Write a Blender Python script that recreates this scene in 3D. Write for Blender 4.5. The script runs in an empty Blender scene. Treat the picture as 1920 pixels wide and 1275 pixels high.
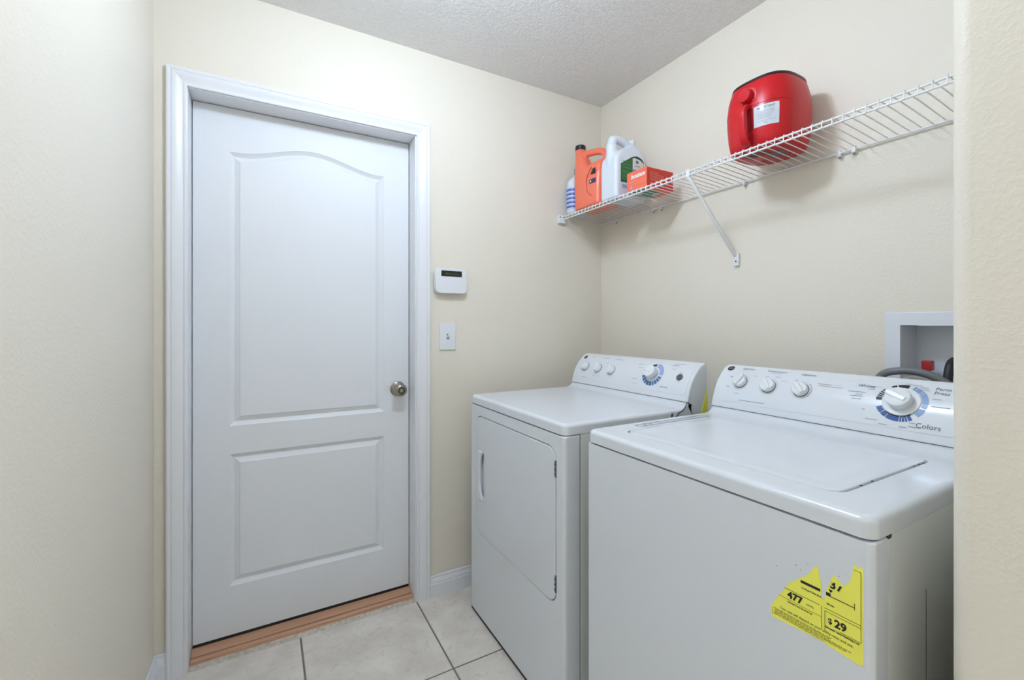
import bpy, bmesh, math, random
from mathutils import Vector, Matrix
random.seed(7)
S = bpy.context.scene
COL = S.collection

# ------------------------------------------------------------------ camera, world, exposure
cd = bpy.data.cameras.new('camera')
cam = bpy.data.objects.new('camera', cd)
COL.objects.link(cam)
cd.sensor_fit = 'HORIZONTAL'
cd.sensor_width = 36.0
cd.lens = 829.1255 * 36 / 1920
cd.shift_y = -(637.5 - 610.93) / 1920
cd.clip_start = 0.02
cam.location = (-1.651, -1.9203, 1.223)
cam.rotation_euler = (math.radians(90), 0, math.radians(-29.2779))
S.camera = cam

w = bpy.data.worlds.new('world')
S.world = w
w.use_nodes = True
bgn = w.node_tree.nodes['Background']
bgn.inputs[0].default_value = (0.84, 0.98, 1.22, 1)
bgn.inputs[1].default_value = 4.8
S.view_settings.view_transform = 'Standard'
S.view_settings.look = 'None'
S.view_settings.gamma = 1
S.view_settings.use_curve_mapping = False
S.view_settings.exposure = 0.45
LAMP_COLOR = (0.83, 1.0, 1.26)
LAMP_NEAR = 63.0     # emission of the dome over the laundry

# ------------------------------------------------------------------ room dimensions
H = 2.4487
XL = -1.98           # left wall
YN = -3.2            # end of the hall
XR = 1.6             # far side wall of the hall
OXL, OXR, OZT = -1.8867, -1.0614, 2.0656      # casing opening
DY = 0.09            # door face
DXL, DXR, DZB, DZT = -1.884, -1.0685, 0.036, 2.059


# ------------------------------------------------------------------ materials
def mat(name, color, rough=0.5, metal=0.0, spec=0.5, coat=0.0, bump=None, noise=None, trans=0.0, emit=None):
    m = bpy.data.materials.new(name)
    m.use_nodes = True
    nt = m.node_tree
    b = nt.nodes['Principled BSDF']
    b.inputs['Base Color'].default_value = (*color, 1)
    b.inputs['Roughness'].default_value = rough
    b.inputs['Metallic'].default_value = metal
    b.inputs['Specular IOR Level'].default_value = spec
    b.inputs['Coat Weight'].default_value = coat
    b.inputs['Coat Roughness'].default_value = 0.08
    b.inputs['Transmission Weight'].default_value = trans
    if emit:
        b.inputs['Emission Color'].default_value = (*emit[0], 1)
        b.inputs['Emission Strength'].default_value = emit[1]
    geo = nt.nodes.new('ShaderNodeNewGeometry')
    if noise:                         # (scale, amount, detail): mottled colour
        n = nt.nodes.new('ShaderNodeTexNoise')
        n.inputs['Scale'].default_value = noise[0]
        n.inputs['Detail'].default_value = noise[2]
        nt.links.new(geo.outputs['Position'], n.inputs['Vector'])
        r = nt.nodes.new('ShaderNodeMapRange')
        r.inputs['From Min'].default_value = 0.3
        r.inputs['From Max'].default_value = 0.7
        nt.links.new(n.outputs['Fac'], r.inputs['Value'])
        mx = nt.nodes.new('ShaderNodeMix')
        mx.data_type = 'RGBA'
        mx.inputs[6].default_value = (*[c * (1 - noise[1]) for c in color], 1)
        mx.inputs[7].default_value = (*[min(1, c * (1 + noise[1])) for c in color], 1)
        nt.links.new(r.outputs['Result'], mx.inputs[0])
        nt.links.new(mx.outputs[2], b.inputs['Base Color'])
    if bump:                          # (scale, strength, distance, detail, kind, stretch)
        n = nt.nodes.new('ShaderNodeTexNoise')
        n.inputs['Scale'].default_value = bump[0]
        n.inputs['Detail'].default_value = bump[3]
        src = geo.outputs['Position']
        if len(bump) > 5:
            mp = nt.nodes.new('ShaderNodeMapping')
            mp.inputs['Scale'].default_value = bump[5]
            nt.links.new(src, mp.inputs['Vector'])
            src = mp.outputs['Vector']
        nt.links.new(src, n.inputs['Vector'])
        h = n.outputs['Fac']
        if bump[4] == 'knock':        # knock-down plaster: plateaus with soft edges
            r = nt.nodes.new('ShaderNodeMapRange')
            r.interpolation_type = 'SMOOTHSTEP'
            r.inputs['From Min'].default_value = 0.46
            r.inputs['From Max'].default_value = 0.60
            nt.links.new(h, r.inputs['Value'])
            h = r.outputs['Result']
        bp = nt.nodes.new('ShaderNodeBump')
        bp.inputs['Strength'].default_value = bump[1]
        bp.inputs['Distance'].default_value = bump[2]
        nt.links.new(h, bp.inputs['Height'])
        nt.links.new(bp.outputs['Normal'], b.inputs['Normal'])
    return m


M = {}
M['wall'] = mat('wall_paint', (0.83, 0.765, 0.645), 0.5, spec=0.3, bump=(110, 0.12, 0.003, 3, 'knock'))
M['ceiling'] = mat('ceiling_paint', (0.87, 0.85, 0.82), 0.75, spec=0.2, bump=(90, 0.5, 0.006, 3, 'knock'))
M['trim'] = mat('trim_white', (0.83, 0.83, 0.84), 0.3)
M['door'] = mat('door_white', (0.82, 0.83, 0.84), 0.48, bump=(24, 0.10, 0.002, 5, 'n', (9, 9, 0.35)))
M['enamel'] = mat('appliance_enamel', (0.76, 0.785, 0.81), 0.24, spec=0.5, coat=0.25)
M['enamel_side'] = mat('appliance_side', (0.84, 0.85, 0.80), 0.3)
M['plastic'] = mat('white_plastic', (0.80, 0.81, 0.82), 0.3)
M['plastic_gloss'] = mat('console_plastic', (0.78, 0.805, 0.83), 0.2, coat=0.3)
M['knobw'] = mat('knob_plastic', (0.83, 0.84, 0.84), 0.22)
M['wire'] = mat('white_vinyl_wire', (0.82, 0.82, 0.80), 0.35)
M['grout'] = mat('grout', (0.22, 0.20, 0.18), 0.9)
M['nickel'] = mat('satin_nickel', (0.33, 0.30, 0.25), 0.24, metal=1.0)
M['dark'] = mat('dark_gap', (0.015, 0.015, 0.015), 0.7)
M['grey_line'] = mat('grey_seam', (0.10, 0.11, 0.12), 0.6)
M['black_ink'] = mat('black_ink', (0.012, 0.012, 0.014), 0.45)
M['grey_ink'] = mat('grey_ink', (0.13, 0.14, 0.16), 0.5)
M['soft_ink'] = mat('soft_grey_ink', (0.40, 0.43, 0.46), 0.5)
M['red_ink'] = mat('red_ink', (0.55, 0.22, 0.20), 0.5)
M['white_ink'] = mat('white_ink', (0.88, 0.88, 0.88), 0.5)
M['blue_dark'] = mat('dark_blue_print', (0.045, 0.115, 0.34), 0.35)
M['blue_mid'] = mat('teal_blue_print', (0.06, 0.17, 0.36), 0.35)
M['blue_light'] = mat('light_blue_print', (0.24, 0.36, 0.58), 0.35)
M['lilac'] = mat('lilac_print', (0.38, 0.43, 0.70), 0.35)
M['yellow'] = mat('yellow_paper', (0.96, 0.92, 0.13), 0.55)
M['olive_ink'] = mat('olive_line_ink', (0.16, 0.145, 0.01), 0.5)
M['button'] = mat('grey_button', (0.09, 0.10, 0.11), 0.35)
M['orange'] = mat('orange_plastic', (0.93, 0.20, 0.11), 0.3)
M['orange_dark'] = mat('orange_mould_line', (0.58, 0.06, 0.02), 0.35)
M['navy'] = mat('navy_print', (0.03, 0.035, 0.14), 0.4)
M['capdark'] = mat('dark_cap', (0.010, 0.007, 0.010), 0.4)
M['jugw'] = mat('white_jug_plastic', (0.74, 0.79, 0.84), 0.4)
M['green'] = mat('green_label', (0.02, 0.16, 0.035), 0.4)
M['green_dark'] = mat('dark_green_label', (0.01, 0.05, 0.02), 0.4)
M['paper'] = mat('pale_label', (0.68, 0.70, 0.68), 0.5)
M['teal'] = mat('teal_print', (0.04, 0.25, 0.19), 0.45)
M['box'] = mat('coral_card', (0.92, 0.17, 0.09), 0.4)
M['boxred'] = mat('red_card', (0.60, 0.03, 0.02), 0.4)
M['boxline'] = mat('pale_coral_print', (0.88, 0.30, 0.20), 0.5)
M['fryer'] = mat('red_plastic', (0.56, 0.008, 0.014), 0.3, spec=0.35)
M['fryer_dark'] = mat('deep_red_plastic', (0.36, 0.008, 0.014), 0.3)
M['black'] = mat('black_plastic', (0.012, 0.012, 0.012), 0.3)
M['sticker'] = mat('glossy_sticker', (0.62, 0.66, 0.70), 0.12, coat=1.0)
M['lcd'] = mat('lcd_dark', (0.008, 0.014, 0.008), 0.25)
M['lcd_seg'] = mat('lcd_segment', (0.05, 0.065, 0.02), 0.4)
M['hose_grey'] = mat('grey_rubber_hose', (0.17, 0.18, 0.19), 0.4)
M['hose_black'] = mat('black_rubber_hose', (0.015, 0.015, 0.016), 0.45)
M['valve_red'] = mat('red_valve', (0.42, 0.012, 0.015), 0.35)
M['brass'] = mat('brass', (0.55, 0.42, 0.22), 0.35, metal=1.0)
M['boxwhite'] = mat('outlet_box_plastic', (0.78, 0.80, 0.83), 0.35)
M['mortar'] = mat('mortar', (0.60, 0.53, 0.44), 0.9, noise=(60, 0.25, 4))
M['steel'] = mat('steel_hinge', (0.16, 0.17, 0.17), 0.4, metal=0.8)
M['lampglass'] = mat('lit_glass', (0.9, 0.9, 0.9), 0.4, emit=(LAMP_COLOR, LAMP_NEAR))


def make_tile_mat():
    m = mat('ceramic_tile', (0.66, 0.615, 0.54), 0.33, noise=(9, 0.10, 8))
    nt = m.node_tree
    b = nt.nodes['Principled BSDF']
    geo = [n for n in nt.nodes if n.type == 'NEW_GEOMETRY'][0]
    mx = [n for n in nt.nodes if n.type == 'MIX'][0]
    mx.inputs[6].default_value = (0.70, 0.625, 0.54, 1)
    mx.inputs[7].default_value = (0.86, 0.79, 0.70, 1)
    n = nt.nodes.new('ShaderNodeTexNoise')
    n.inputs['Scale'].default_value = 34
    n.inputs['Detail'].default_value = 6
    n.inputs['Distortion'].default_value = 1.2
    nt.links.new(geo.outputs['Position'], n.inputs['Vector'])
    r = nt.nodes.new('ShaderNodeMapRange')
    r.inputs['From Min'].default_value = 0.52
    r.inputs['From Max'].default_value = 0.75
    r.inputs['To Max'].default_value = 0.5
    nt.links.new(n.outputs['Fac'], r.inputs['Value'])
    m2 = nt.nodes.new('ShaderNodeMix')
    m2.data_type = 'RGBA'
    m2.inputs[7].default_value = (0.56, 0.49, 0.41, 1)
    nt.links.new(r.outputs['Result'], m2.inputs[0])
    nt.links.new(mx.outputs[2], m2.inputs[6])
    nt.links.new(m2.outputs[2], b.inputs['Base Color'])
    return m


M['tile'] = make_tile_mat()


def make_wood():
    m = mat('brown_wood', (0.30, 0.125, 0.06), 0.45)
    nt = m.node_tree
    b = nt.nodes['Principled BSDF']
    geo = [n for n in nt.nodes if n.type == 'NEW_GEOMETRY'][0]
    mp = nt.nodes.new('ShaderNodeMapping')
    mp.inputs['Scale'].default_value = (4, 90, 90)
    nt.links.new(geo.outputs['Position'], mp.inputs['Vector'])
    n = nt.nodes.new('ShaderNodeTexNoise')
    n.inputs['Scale'].default_value = 2
    n.inputs['Detail'].default_value = 5
    nt.links.new(mp.outputs['Vector'], n.inputs['Vector'])
    mx = nt.nodes.new('ShaderNodeMix')
    mx.data_type = 'RGBA'
    mx.inputs[6].default_value = (0.46, 0.235, 0.125, 1)
    mx.inputs[7].default_value = (0.70, 0.41, 0.26, 1)
    nt.links.new(n.outputs['Fac'], mx.inputs[0])
    nt.links.new(mx.outputs[2], b.inputs['Base Color'])
    return m


M['wood'] = make_wood()


def make_blue_stripes():
    m = mat('blue_striped_label', (0.8, 0.8, 0.85), 0.4)
    nt = m.node_tree
    b = nt.nodes['Principled BSDF']
    tc = nt.nodes.new('ShaderNodeTexCoord')
    sp = nt.nodes.new('ShaderNodeSeparateXYZ')
    nt.links.new(tc.outputs['Object'], sp.inputs[0])
    mul = nt.nodes.new('ShaderNodeMath')
    mul.operation = 'MULTIPLY'
    mul.inputs[1].default_value = 46
    nt.links.new(sp.outputs['Z'], mul.inputs[0])
    fr = nt.nodes.new('ShaderNodeMath')
    fr.operation = 'FRACT'
    nt.links.new(mul.outputs[0], fr.inputs[0])
    cr = nt.nodes.new('ShaderNodeValToRGB')
    cr.color_ramp.interpolation = 'CONSTANT'
    e = cr.color_ramp.elements
    e[0].position = 0.0
    e[0].color = (0.55, 0.63, 0.85, 1)
    e[1].position = 0.42
    e[1].color = (0.05, 0.08, 0.36, 1)
    x = cr.color_ramp.elements.new(0.72)
    x.color = (0.22, 0.33, 0.68, 1)
    nt.links.new(fr.outputs[0], cr.inputs[0])
    nt.links.new(cr.outputs[0], b.inputs['Base Color'])
    return m


M['stripes'] = make_blue_stripes()


# ------------------------------------------------------------------ object helpers
ORG = {}


def finish(bm, name, material, smooth=35, fix=True):
    if fix:
        bmesh.ops.recalc_face_normals(bm, faces=bm.faces)
    me = bpy.data.meshes.new(name)
    bm.to_mesh(me)
    bm.free()
    me.materials.append(M[material] if isinstance(material, str) else material)
    if smooth:
        me.polygons.foreach_set('use_smooth', [True] * len(me.polygons))
        me.set_sharp_from_angle(angle=math.radians(smooth))
    return me


def weigh(o):
    m = o.modifiers.new('weighted_normal', 'WEIGHTED_NORMAL')
    m.keep_sharp = True
    m.weight = 80


def struct(name, bm, material, parent=None, smooth=35, fix=True):
    o = bpy.data.objects.new(name, finish(bm, name, material, smooth, fix))
    COL.objects.link(o)
    if parent:
        o.parent = parent
    if smooth:
        weigh(o)
    o['kind'] = 'structure'
    ORG[o.name] = Vector((0, 0, 0))
    return o


def thing(name, label, cat, loc, group=None):
    o = bpy.data.objects.new(name, None)
    COL.objects.link(o)
    o.location = loc
    o.empty_display_size = 0.05
    o['label'] = label
    o['category'] = cat
    if group:
        o['group'] = group
    ORG[o.name] = Vector(loc)
    return o


def part(name, bm, material, parent, smooth=35, label=None):
    """bm in world coordinates"""
    org = ORG[parent.name]
    bmesh.ops.translate(bm, verts=bm.verts, vec=-org)
    o = bpy.data.objects.new(name, finish(bm, name, material, smooth))
    COL.objects.link(o)
    o.parent = parent
    ORG[o.name] = org
    if smooth and smooth < 45:
        weigh(o)
    if label:
        o['label'] = label
    return o


def share(src, parent, dv):
    """another piece with the same mesh, moved by dv"""
    o = src.copy()
    COL.objects.link(o)
    o.parent = parent
    o.location = src.location + Vector(dv)
    ORG[o.name] = ORG[src.name]
    return o


# ------------------------------------------------------------------ mesh helpers
def B():
    return bmesh.new()


def box(bm, x0, x1, y0, y1, z0, z1, bev=0.0, seg=2):
    r = bmesh.ops.create_cube(bm, size=1)
    vs = r['verts']
    for v in vs:
        v.co = Vector(((x0 + x1) / 2 + v.co.x * abs(x1 - x0), (y0 + y1) / 2 + v.co.y * abs(y1 - y0), (z0 + z1) / 2 + v.co.z * abs(z1 - z0)))
    if bev:
        es = {e for v in vs for e in v.link_edges}
        bmesh.ops.bevel(bm, geom=list(es), offset=bev, segments=seg, profile=0.5, affect='EDGES')
    return bm


def loft(bm, loops, cap0=True, cap1=True, closed=True):
    L = [[bm.verts.new(p) for p in lp] for lp in loops]
    n = len(L[0])
    for a, b in zip(L, L[1:]):
        for i in range(n if closed else n - 1):
            j = (i + 1) % n
            try:
                bm.faces.new((a[i], a[j], b[j], b[i]))
            except ValueError:
                pass
    if cap0:
        bm.faces.new(L[0][::-1])
    if cap1:
        bm.faces.new(L[-1])
    return bm


def rr(w, h, r, n=6):
    """rounded rectangle loop centred on 0: list of (a, b)"""
    out = []
    for cx, cy, a0 in ((w / 2 - r, h / 2 - r, 0), (-w / 2 + r, h / 2 - r, 90), (-w / 2 + r, -h / 2 + r, 180), (w / 2 - r, -h / 2 + r, 270)):
        for k in range(n + 1):
            a = math.radians(a0 + 90 * k / n)
            out.append((cx + r * math.cos(a), cy + r * math.sin(a)))
    return out


def prism(bm, poly, fn, t0, t1):
    """extrude 2-D polygon; fn(a, b, t) -> point"""
    loft(bm, [[fn(a, b, t0) for a, b in poly], [fn(a, b, t1) for a, b in poly]])
    return bm


def tube(bm, pts, r, n=6, cap=True):
    pts = [Vector(p) for p in pts]
    loops = []
    up = None
    for i, p in enumerate(pts):
        d = (pts[min(i + 1, len(pts) - 1)] - pts[max(i - 1, 0)]).normalized()
        if up is None:
            up = Vector((0, 0, 1)) if abs(d.z) < 0.9 else Vector((1, 0, 0))
        s = d.cross(up).normalized()
        up = s.cross(d).normalized()
        rad = r[i] if isinstance(r, (list, tuple)) else r
        loops.append([p + rad * (math.cos(2 * math.pi * k / n) * s + math.sin(2 * math.pi * k / n) * up) for k in range(n)])
    return loft(bm, loops, cap, cap)


def lathe(bm, prof, origin, axis, n=24):
    """prof: list of (radius, height along axis)"""
    axis = Vector(axis).normalized()
    a = Vector((0, 0, 1)) if abs(axis.z) < 0.9 else Vector((1, 0, 0))
    s = axis.cross(a).normalized()
    t = axis.cross(s)
    o = Vector(origin)
    loops = [[o + axis * h + max(r, 1e-4) * (math.cos(2 * math.pi * k / n) * s + math.sin(2 * math.pi * k / n) * t) for k in range(n)] for r, h in prof]
    return loft(bm, loops)


def bez(p0, p1, p2, p3, n):
    return [tuple((1 - t) ** 3 * a + 3 * (1 - t) ** 2 * t * b + 3 * (1 - t) * t * t * c + t ** 3 * d for a, b, c, d in zip(p0, p1, p2, p3)) for t in [i / n for i in range(n + 1)]]


def smooth_path(pts, n=6):
    """Catmull-Rom through pts"""
    P = [Vector(p) for p in pts]
    out = []
    for i in range(len(P) - 1):
        a, b, c, d = P[max(i - 1, 0)], P[i], P[i + 1], P[min(i + 2, len(P) - 1)]
        for k in range(n):
            t = k / n
            out.append(0.5 * (2 * b + (c - a) * t + (2 * a - 5 * b + 4 * c - d) * t * t + (3 * b - a - 3 * c + d) * t ** 3))
    out.append(P[-1])
    return out


def text_tris(s, size, align='CENTER', shear=0.0, spacing=1.0, fat=0.0):
    """flat text as (points, faces) in 2-D"""
    c = bpy.data.curves.new('t', 'FONT')
    c.body = s
    c.size = size
    c.align_x = align
    c.align_y = 'CENTER'
    c.shear = shear
    c.space_character = spacing
    c.offset = fat
    c.resolution_u = 3
    o = bpy.data.objects.new('t', c)
    COL.objects.link(o)
    dg = bpy.context.evaluated_depsgraph_get()
    me = bpy.data.meshes.new_from_object(o.evaluated_get(dg))
    pts = [(v.co.x, v.co.y) for v in me.vertices]
    fcs = [tuple(p.vertices) for p in me.polygons]
    COL.objects.unlink(o)
    bpy.data.objects.remove(o)
    bpy.data.curves.remove(c)
    bpy.data.meshes.remove(me)
    return pts, fcs


def put_text(bm, s, size, fn, **k):
    """fn(a, b) -> world point"""
    pts, fcs = text_tris(s, size, **k)
    vs = [bm.verts.new(fn(a, b)) for a, b in pts]
    for f in fcs:
        try:
            bm.faces.new([vs[i] for i in f])
        except ValueError:
            pass
    return bm


def flat(bm, poly, fn):
    bm.faces.new([bm.verts.new(fn(a, b)) for a, b in poly])
    return bm


# ================================================================== SETTING
# floor: grout bed and single tiles
TX, TY, TS, G = -1.0602, -0.4407, 0.4659, 0.0065
bm = B()
box(bm, XL - 0.12, XR + 0.12, YN, 0.12, -0.06, -0.0022)
floor = struct('floor', bm, 'grout', smooth=0)
floor['label'] = 'pale beige ceramic tile floor with dark grout joints'


def tile_mesh(x0, x1, y0, y1):
    bm = B()
    box(bm, x0, x1, y0, y1, -0.008, 0.0, 0.0015, 1)
    return finish(bm, 'tile', 'tile', 0)


full = tile_mesh(-TS / 2 + G / 2, TS / 2 - G / 2, -TS / 2 + G / 2, TS / 2 - G / 2)
for i in range(-3, 7):
    for j in range(-9, 2):
        x0, x1 = TX + i * TS, TX + (i + 1) * TS
        y0, y1 = TY + j * TS, TY + (j + 1) * TS
        a, b_, c, d = max(x0 + G / 2, XL), min(x1 - G / 2, XR), max(y0 + G / 2, YN), min(y1 - G / 2, 0.0)
        if b_ - a < 0.01 or d - c < 0.01:
            continue
        if a > x0 + G or b_ < x1 - G or c > y0 + G or d < y1 - G:
            o = bpy.data.objects.new('tile', tile_mesh(a, b_, c, d))
        else:
            o = bpy.data.objects.new('tile', full)
            o.location = ((x0 + x1) / 2, (y0 + y1) / 2, 0)
        COL.objects.link(o)
        o.parent = floor

bm = B()
box(bm, XL - 0.12, XR + 0.12, YN, 0.12, H, H + 0.1)
o = struct('ceiling', bm, 'ceiling', smooth=0)

# back wall with the door opening
bm = B()
JX0, JX1, JZ = OXL - 0.03, OXR + 0.03, OZT + 0.03
box(bm, XL - 0.12, JX0, 0, 0.12, -0.01, H)
box(bm, JX1, 0.12, 0, 0.12, -0.01, H)
box(bm, JX0, JX1, 0, 0.12, JZ, H)
struct('wall_back', bm, 'wall', smooth=0)

# right wall with the hole of the outlet box
BY0, BY1, BZ0, BZ1 = -1.545, -1.3402, 1.055, 1.2245
bm = B()
box(bm, 0, 0.12, BY1, 0, -0.01, H)
box(bm, 0, 0.12, -1.78, BY0, -0.01, H)
box(bm, 0, 0.12, BY0, BY1, BZ1, H)
box(bm, 0, 0.12, BY0, BY1, -0.01, BZ0)
struct('wall_right', bm, 'wall', smooth=0)

bm = B()
box(bm, XL - 0.12, XL, YN, 0, -0.01, H)
struct('wall_left', bm, 'wall', smooth=0)

bm = B()
box(bm, XL - 0.12, XR + 0.12, YN - 0.12, YN, -0.01, H)  # unseen end wall, added so daylight comes only from the right
struct('wall_front', bm, 'wall', smooth=0)

# unseen far wall of the hall; its opening is added to let daylight in
bm = B()
box(bm, XR, XR + 0.12, -1.92, 0.12, -0.01, H)
box(bm, XR, XR + 0.12, YN, YN + 0.10, -0.01, H)
box(bm, XR, XR + 0.12, YN + 0.10, -1.92, 2.15, H)
struct('wall_hall', bm, 'wall', smooth=0)

# short wall on the near side of the laundry niche, bullnose corners
PX, PY1, PY0, PR = -0.80, -1.674, -1.80, 0.025
poly = []
for cx, cy, a0 in ((PX + PR, PY1 - PR, 90), (PX + PR, PY0 + PR, 180)):
    for k in range(11):
        a = math.radians(a0 + 9 * k)
        poly.append((cx + PR * math.cos(a), cy + PR * math.sin(a)))
poly += [(XR, PY0), (XR, PY1)]
poly = poly[::-1]
bm = B()
prism(bm, poly, lambda a, b, t: (a, b, t), -0.01, H)
o = struct('wall_near', bm, 'wall', smooth=40)


# baseboards: profile (depth, height)
BBP = [(0, 0), (0.014, 0), (0.014, 0.058), (0.0115, 0.061), (0.0125, 0.066), (0.0095, 0.076), (0.006, 0.082), (0.006, 0.090), (0.003, 0.095), (0, 0.095)]
bm = B()
prism(bm, BBP, lambda a, b, t: (t, -a, b), JX1 + 0.03, 0.0)
struct('baseboard_back', bm, 'trim', smooth=25)
bm = B()
prism(bm, BBP, lambda a, b, t: (t, -a, b), XL, OXL - 0.0588)
o = struct('baseboard_corner', bm, 'trim', smooth=25)
bm = B()
prism(bm, BBP, lambda a, b, t: (XL + a, t, b), YN, 0.0)
struct('baseboard_left', bm, 'trim', smooth=25)
bm = B()
prism(bm, BBP, lambda a, b, t: (-a, t, b), -1.676, 0.0)
struct('baseboard_right', bm, 'trim', smooth=25)

# door casing: profile across its width, mitred; (distance outward from opening, projection)
CP = [(0, 0), (0, 0.009), (0.003, 0.0105), (0.008, 0.0105), (0.011, 0.0085), (0.017, 0.0095), (0.026, 0.0135), (0.036, 0.0165),
      (0.043, 0.0165), (0.0455, 0.0145), (0.0475, 0.0165), (0.054, 0.0175), (0.0588, 0.0155), (0.0588, 0)]
tr = bpy.data.objects.new('trim_1', None)
COL.objects.link(tr)
tr['kind'] = 'structure'
ORG[tr.name] = Vector((0, 0, 0))
bm = B()
loft(bm, [[(OXL - a, -b, 0) for a, b in CP], [(OXL - a, -b, OZT + a) for a, b in CP]])
part('casing', bm, 'trim', tr, 20)
bm = B()
loft(bm, [[(OXR + a, -b, 0) for a, b in CP], [(OXR + a, -b, OZT + a) for a, b in CP]])
part('casing', bm, 'trim', tr, 20)
bm = B()
loft(bm, [[(OXL - a, -b, OZT + a) for a, b in CP], [(OXR + a, -b, OZT + a) for a, b in CP]])
part('casing', bm, 'trim', tr, 20)
# jamb
bm = B()
box(bm, JX0, DXL - 0.001, -0.001, 0.12, 0, JZ)
part('jamb', bm, 'trim', tr, 0)
bm = B()
box(bm, DXR + 0.001, JX1, -0.001, 0.12, 0, JZ)
part('jamb', bm, 'trim', tr, 0)
bm = B()
box(bm, DXL, DXR, -0.001, 0.12, DZT + 0.003, JZ)
part('jamb', bm, 'trim', tr, 0)

# strips added behind the slab to block outside light in the gaps
for x0, x1, z0, z1 in ((JX0, DXL + 0.012, 0, JZ), (DXR - 0.012, JX1, 0, JZ), (DXL, DXR, DZT - 0.010, JZ)):
    bm = B()
    box(bm, x0, x1, 0.1256, 0.140, z0, z1)
    part('gap_blocker', bm, 'trim', tr, 0)

# wooden threshold with grooves
bm = B()
TP = [(0.118, -0.005), (0.118, 0.0225), (0.088, 0.0235), (0.047, 0.0175), (0.0462, 0.010), (0.0415, 0.010), (0.0405, 0.0165), (0.031, 0.0150), (0.0275, 0.0130), (0.0260, 0.0045), (0.0235, 0.0040), (0.0235, -0.005)]
prism(bm, TP, lambda a, b, t: (t, a, b), DXL, DXR)
o = struct('trim_2', bm, 'wood', smooth=20)
o['label'] = 'brown wooden threshold under the white door'
bm = B()
prism(bm, [(0.03, -0.008), (0.03, 0.004), (0.012, 0.003), (-0.004, 0.0003), (-0.004, -0.008)], lambda a, b, t: (t, a, b), OXL, OXR)
part('mortar_strip', bm, 'mortar', o, 0)
bm = B()
box(bm, DXL + 0.001, DXR - 0.001, 0.0412, 0.0466, 0.009, 0.0125)  # dark strip painting the shade inside the threshold's groove
part('groove_shade', bm, 'dark', o, 0)

# door: slab with two routed panels
FY = DY
ZM = 0.7825
UX0, UX1 = -1.7673, -1.1825


def shape(x0, x1, z0, z1, rise, d, nt=28):
    """loop: bottom edge, right side, top (bell arch), left side; inset by d"""
    a0, a1, b0 = x0 + d, x1 - d, z0 + d
    cx, hw = (x0 + x1) / 2, (x1 - x0) / 2

    def top(x):
        u = min(1, abs(x - cx) / (hw * 0.93))
        return z1 - d + rise * (0.5 + 0.5 * math.cos(math.pi * u))
    pts = [(a0, b0), (a1, b0)]
    pts += [(a1 + (a0 - a1) * k / nt, top(a1 + (a0 - a1) * k / nt)) for k in range(nt + 1)]
    return pts


def plain(x0, x1, z0, z1, nt=28):
    return [(x0, z0), (x1, z0)] + [(x1 + (x0 - x1) * k / nt, z1) for k in range(nt + 1)]


bm = B()
PROF = [(0, 0.0), (0.002, 0.0022), (0.0145, 0.0105), (0.0165, 0.0108), (0.034, 0.0022), (0.0355, 0.0005), (0.037, 0.0002)]
for (z0, z1, rise, r0, r1) in ((0.838, 1.892, 0.053, ZM, DZT), (0.2225, 0.7295, 0.0, DZB, ZM)):
    loops = [[(x, FY, z) for x, z in plain(DXL + 0.002, DXR - 0.002, r0, r1)]]
    loops += [[(x, FY + dp, z) for x, z in shape(UX0, UX1, z0, z1, rise, d)] for d, dp in PROF]
    loft(bm, loops, cap0=False, cap1=True)
bm.normal_update()
for f in bm.faces:
    if f.normal.y > 0:
        f.normal_flip()
# edges and back of the slab
X0, X1 = DXL + 0.002, DXR - 0.002
for q in (((X0, FY, DZB), (X1, FY, DZB), (X1, FY + 0.035, DZB), (X0, FY + 0.035, DZB)),
          ((X0, FY, DZT), (X1, FY, DZT), (X1, FY + 0.035, DZT), (X0, FY + 0.035, DZT)),
          ((X0, FY, DZB), (X0, FY, DZT), (X0, FY + 0.035, DZT), (X0, FY + 0.035, DZB)),
          ((X1, FY, DZB), (X1, FY, DZT), (X1, FY + 0.035, DZT), (X1, FY + 0.035, DZB)),
          ((X0, FY + 0.035, DZB), (X1, FY + 0.035, DZB), (X1, FY + 0.035, DZT), (X0, FY + 0.035, DZT))):
    bm.faces.new([bm.verts.new(p) for p in q])
door = struct('door_1', bm, 'door', smooth=22, fix=False)
door['label'] = 'white two-panel door with arched upper panel'
bm = B()
box(bm, X0, X1, FY + 0.002, FY + 0.03, 0.0225, DZB + 0.001)
part('door_sweep', bm, 'dark', door, 0)
KX, KZ = -1.1205, 0.9365
bm = B()
lathe(bm, [(0.0, 0), (0.0335, 0), (0.0335, 0.003), (0.029, 0.008), (0.017, 0.010), (0.0125, 0.013), (0.0115, 0.026), (0.014, 0.030), (0.0225, 0.034), (0.0275, 0.041), (0.0285, 0.049), (0.0265, 0.057), (0.022, 0.0625), (0.0135, 0.0645), (0.0125, 0.0635), (0, 0.0635)], (KX, FY, KZ), (0, -1, 0), 32)
kn = part('knob', bm, 'nickel', door, 40, 'satin nickel door knob')
bm = B()
lathe(bm, [(0.0150, 0.0600), (0.0150, 0.0650), (0.0098, 0.0650), (0.0098, 0.0600)], (KX, FY, KZ), (0, -1, 0), 24)
part('lock_ring', bm, 'dark', kn)
bm = B()
lathe(bm, [(0, 0.06), (0.0085, 0.06), (0.0085, 0.0668), (0.007, 0.068), (0, 0.068)], (KX, FY, KZ), (0, -1, 0), 20)
part('lock_button', bm, 'nickel', kn)


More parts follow.
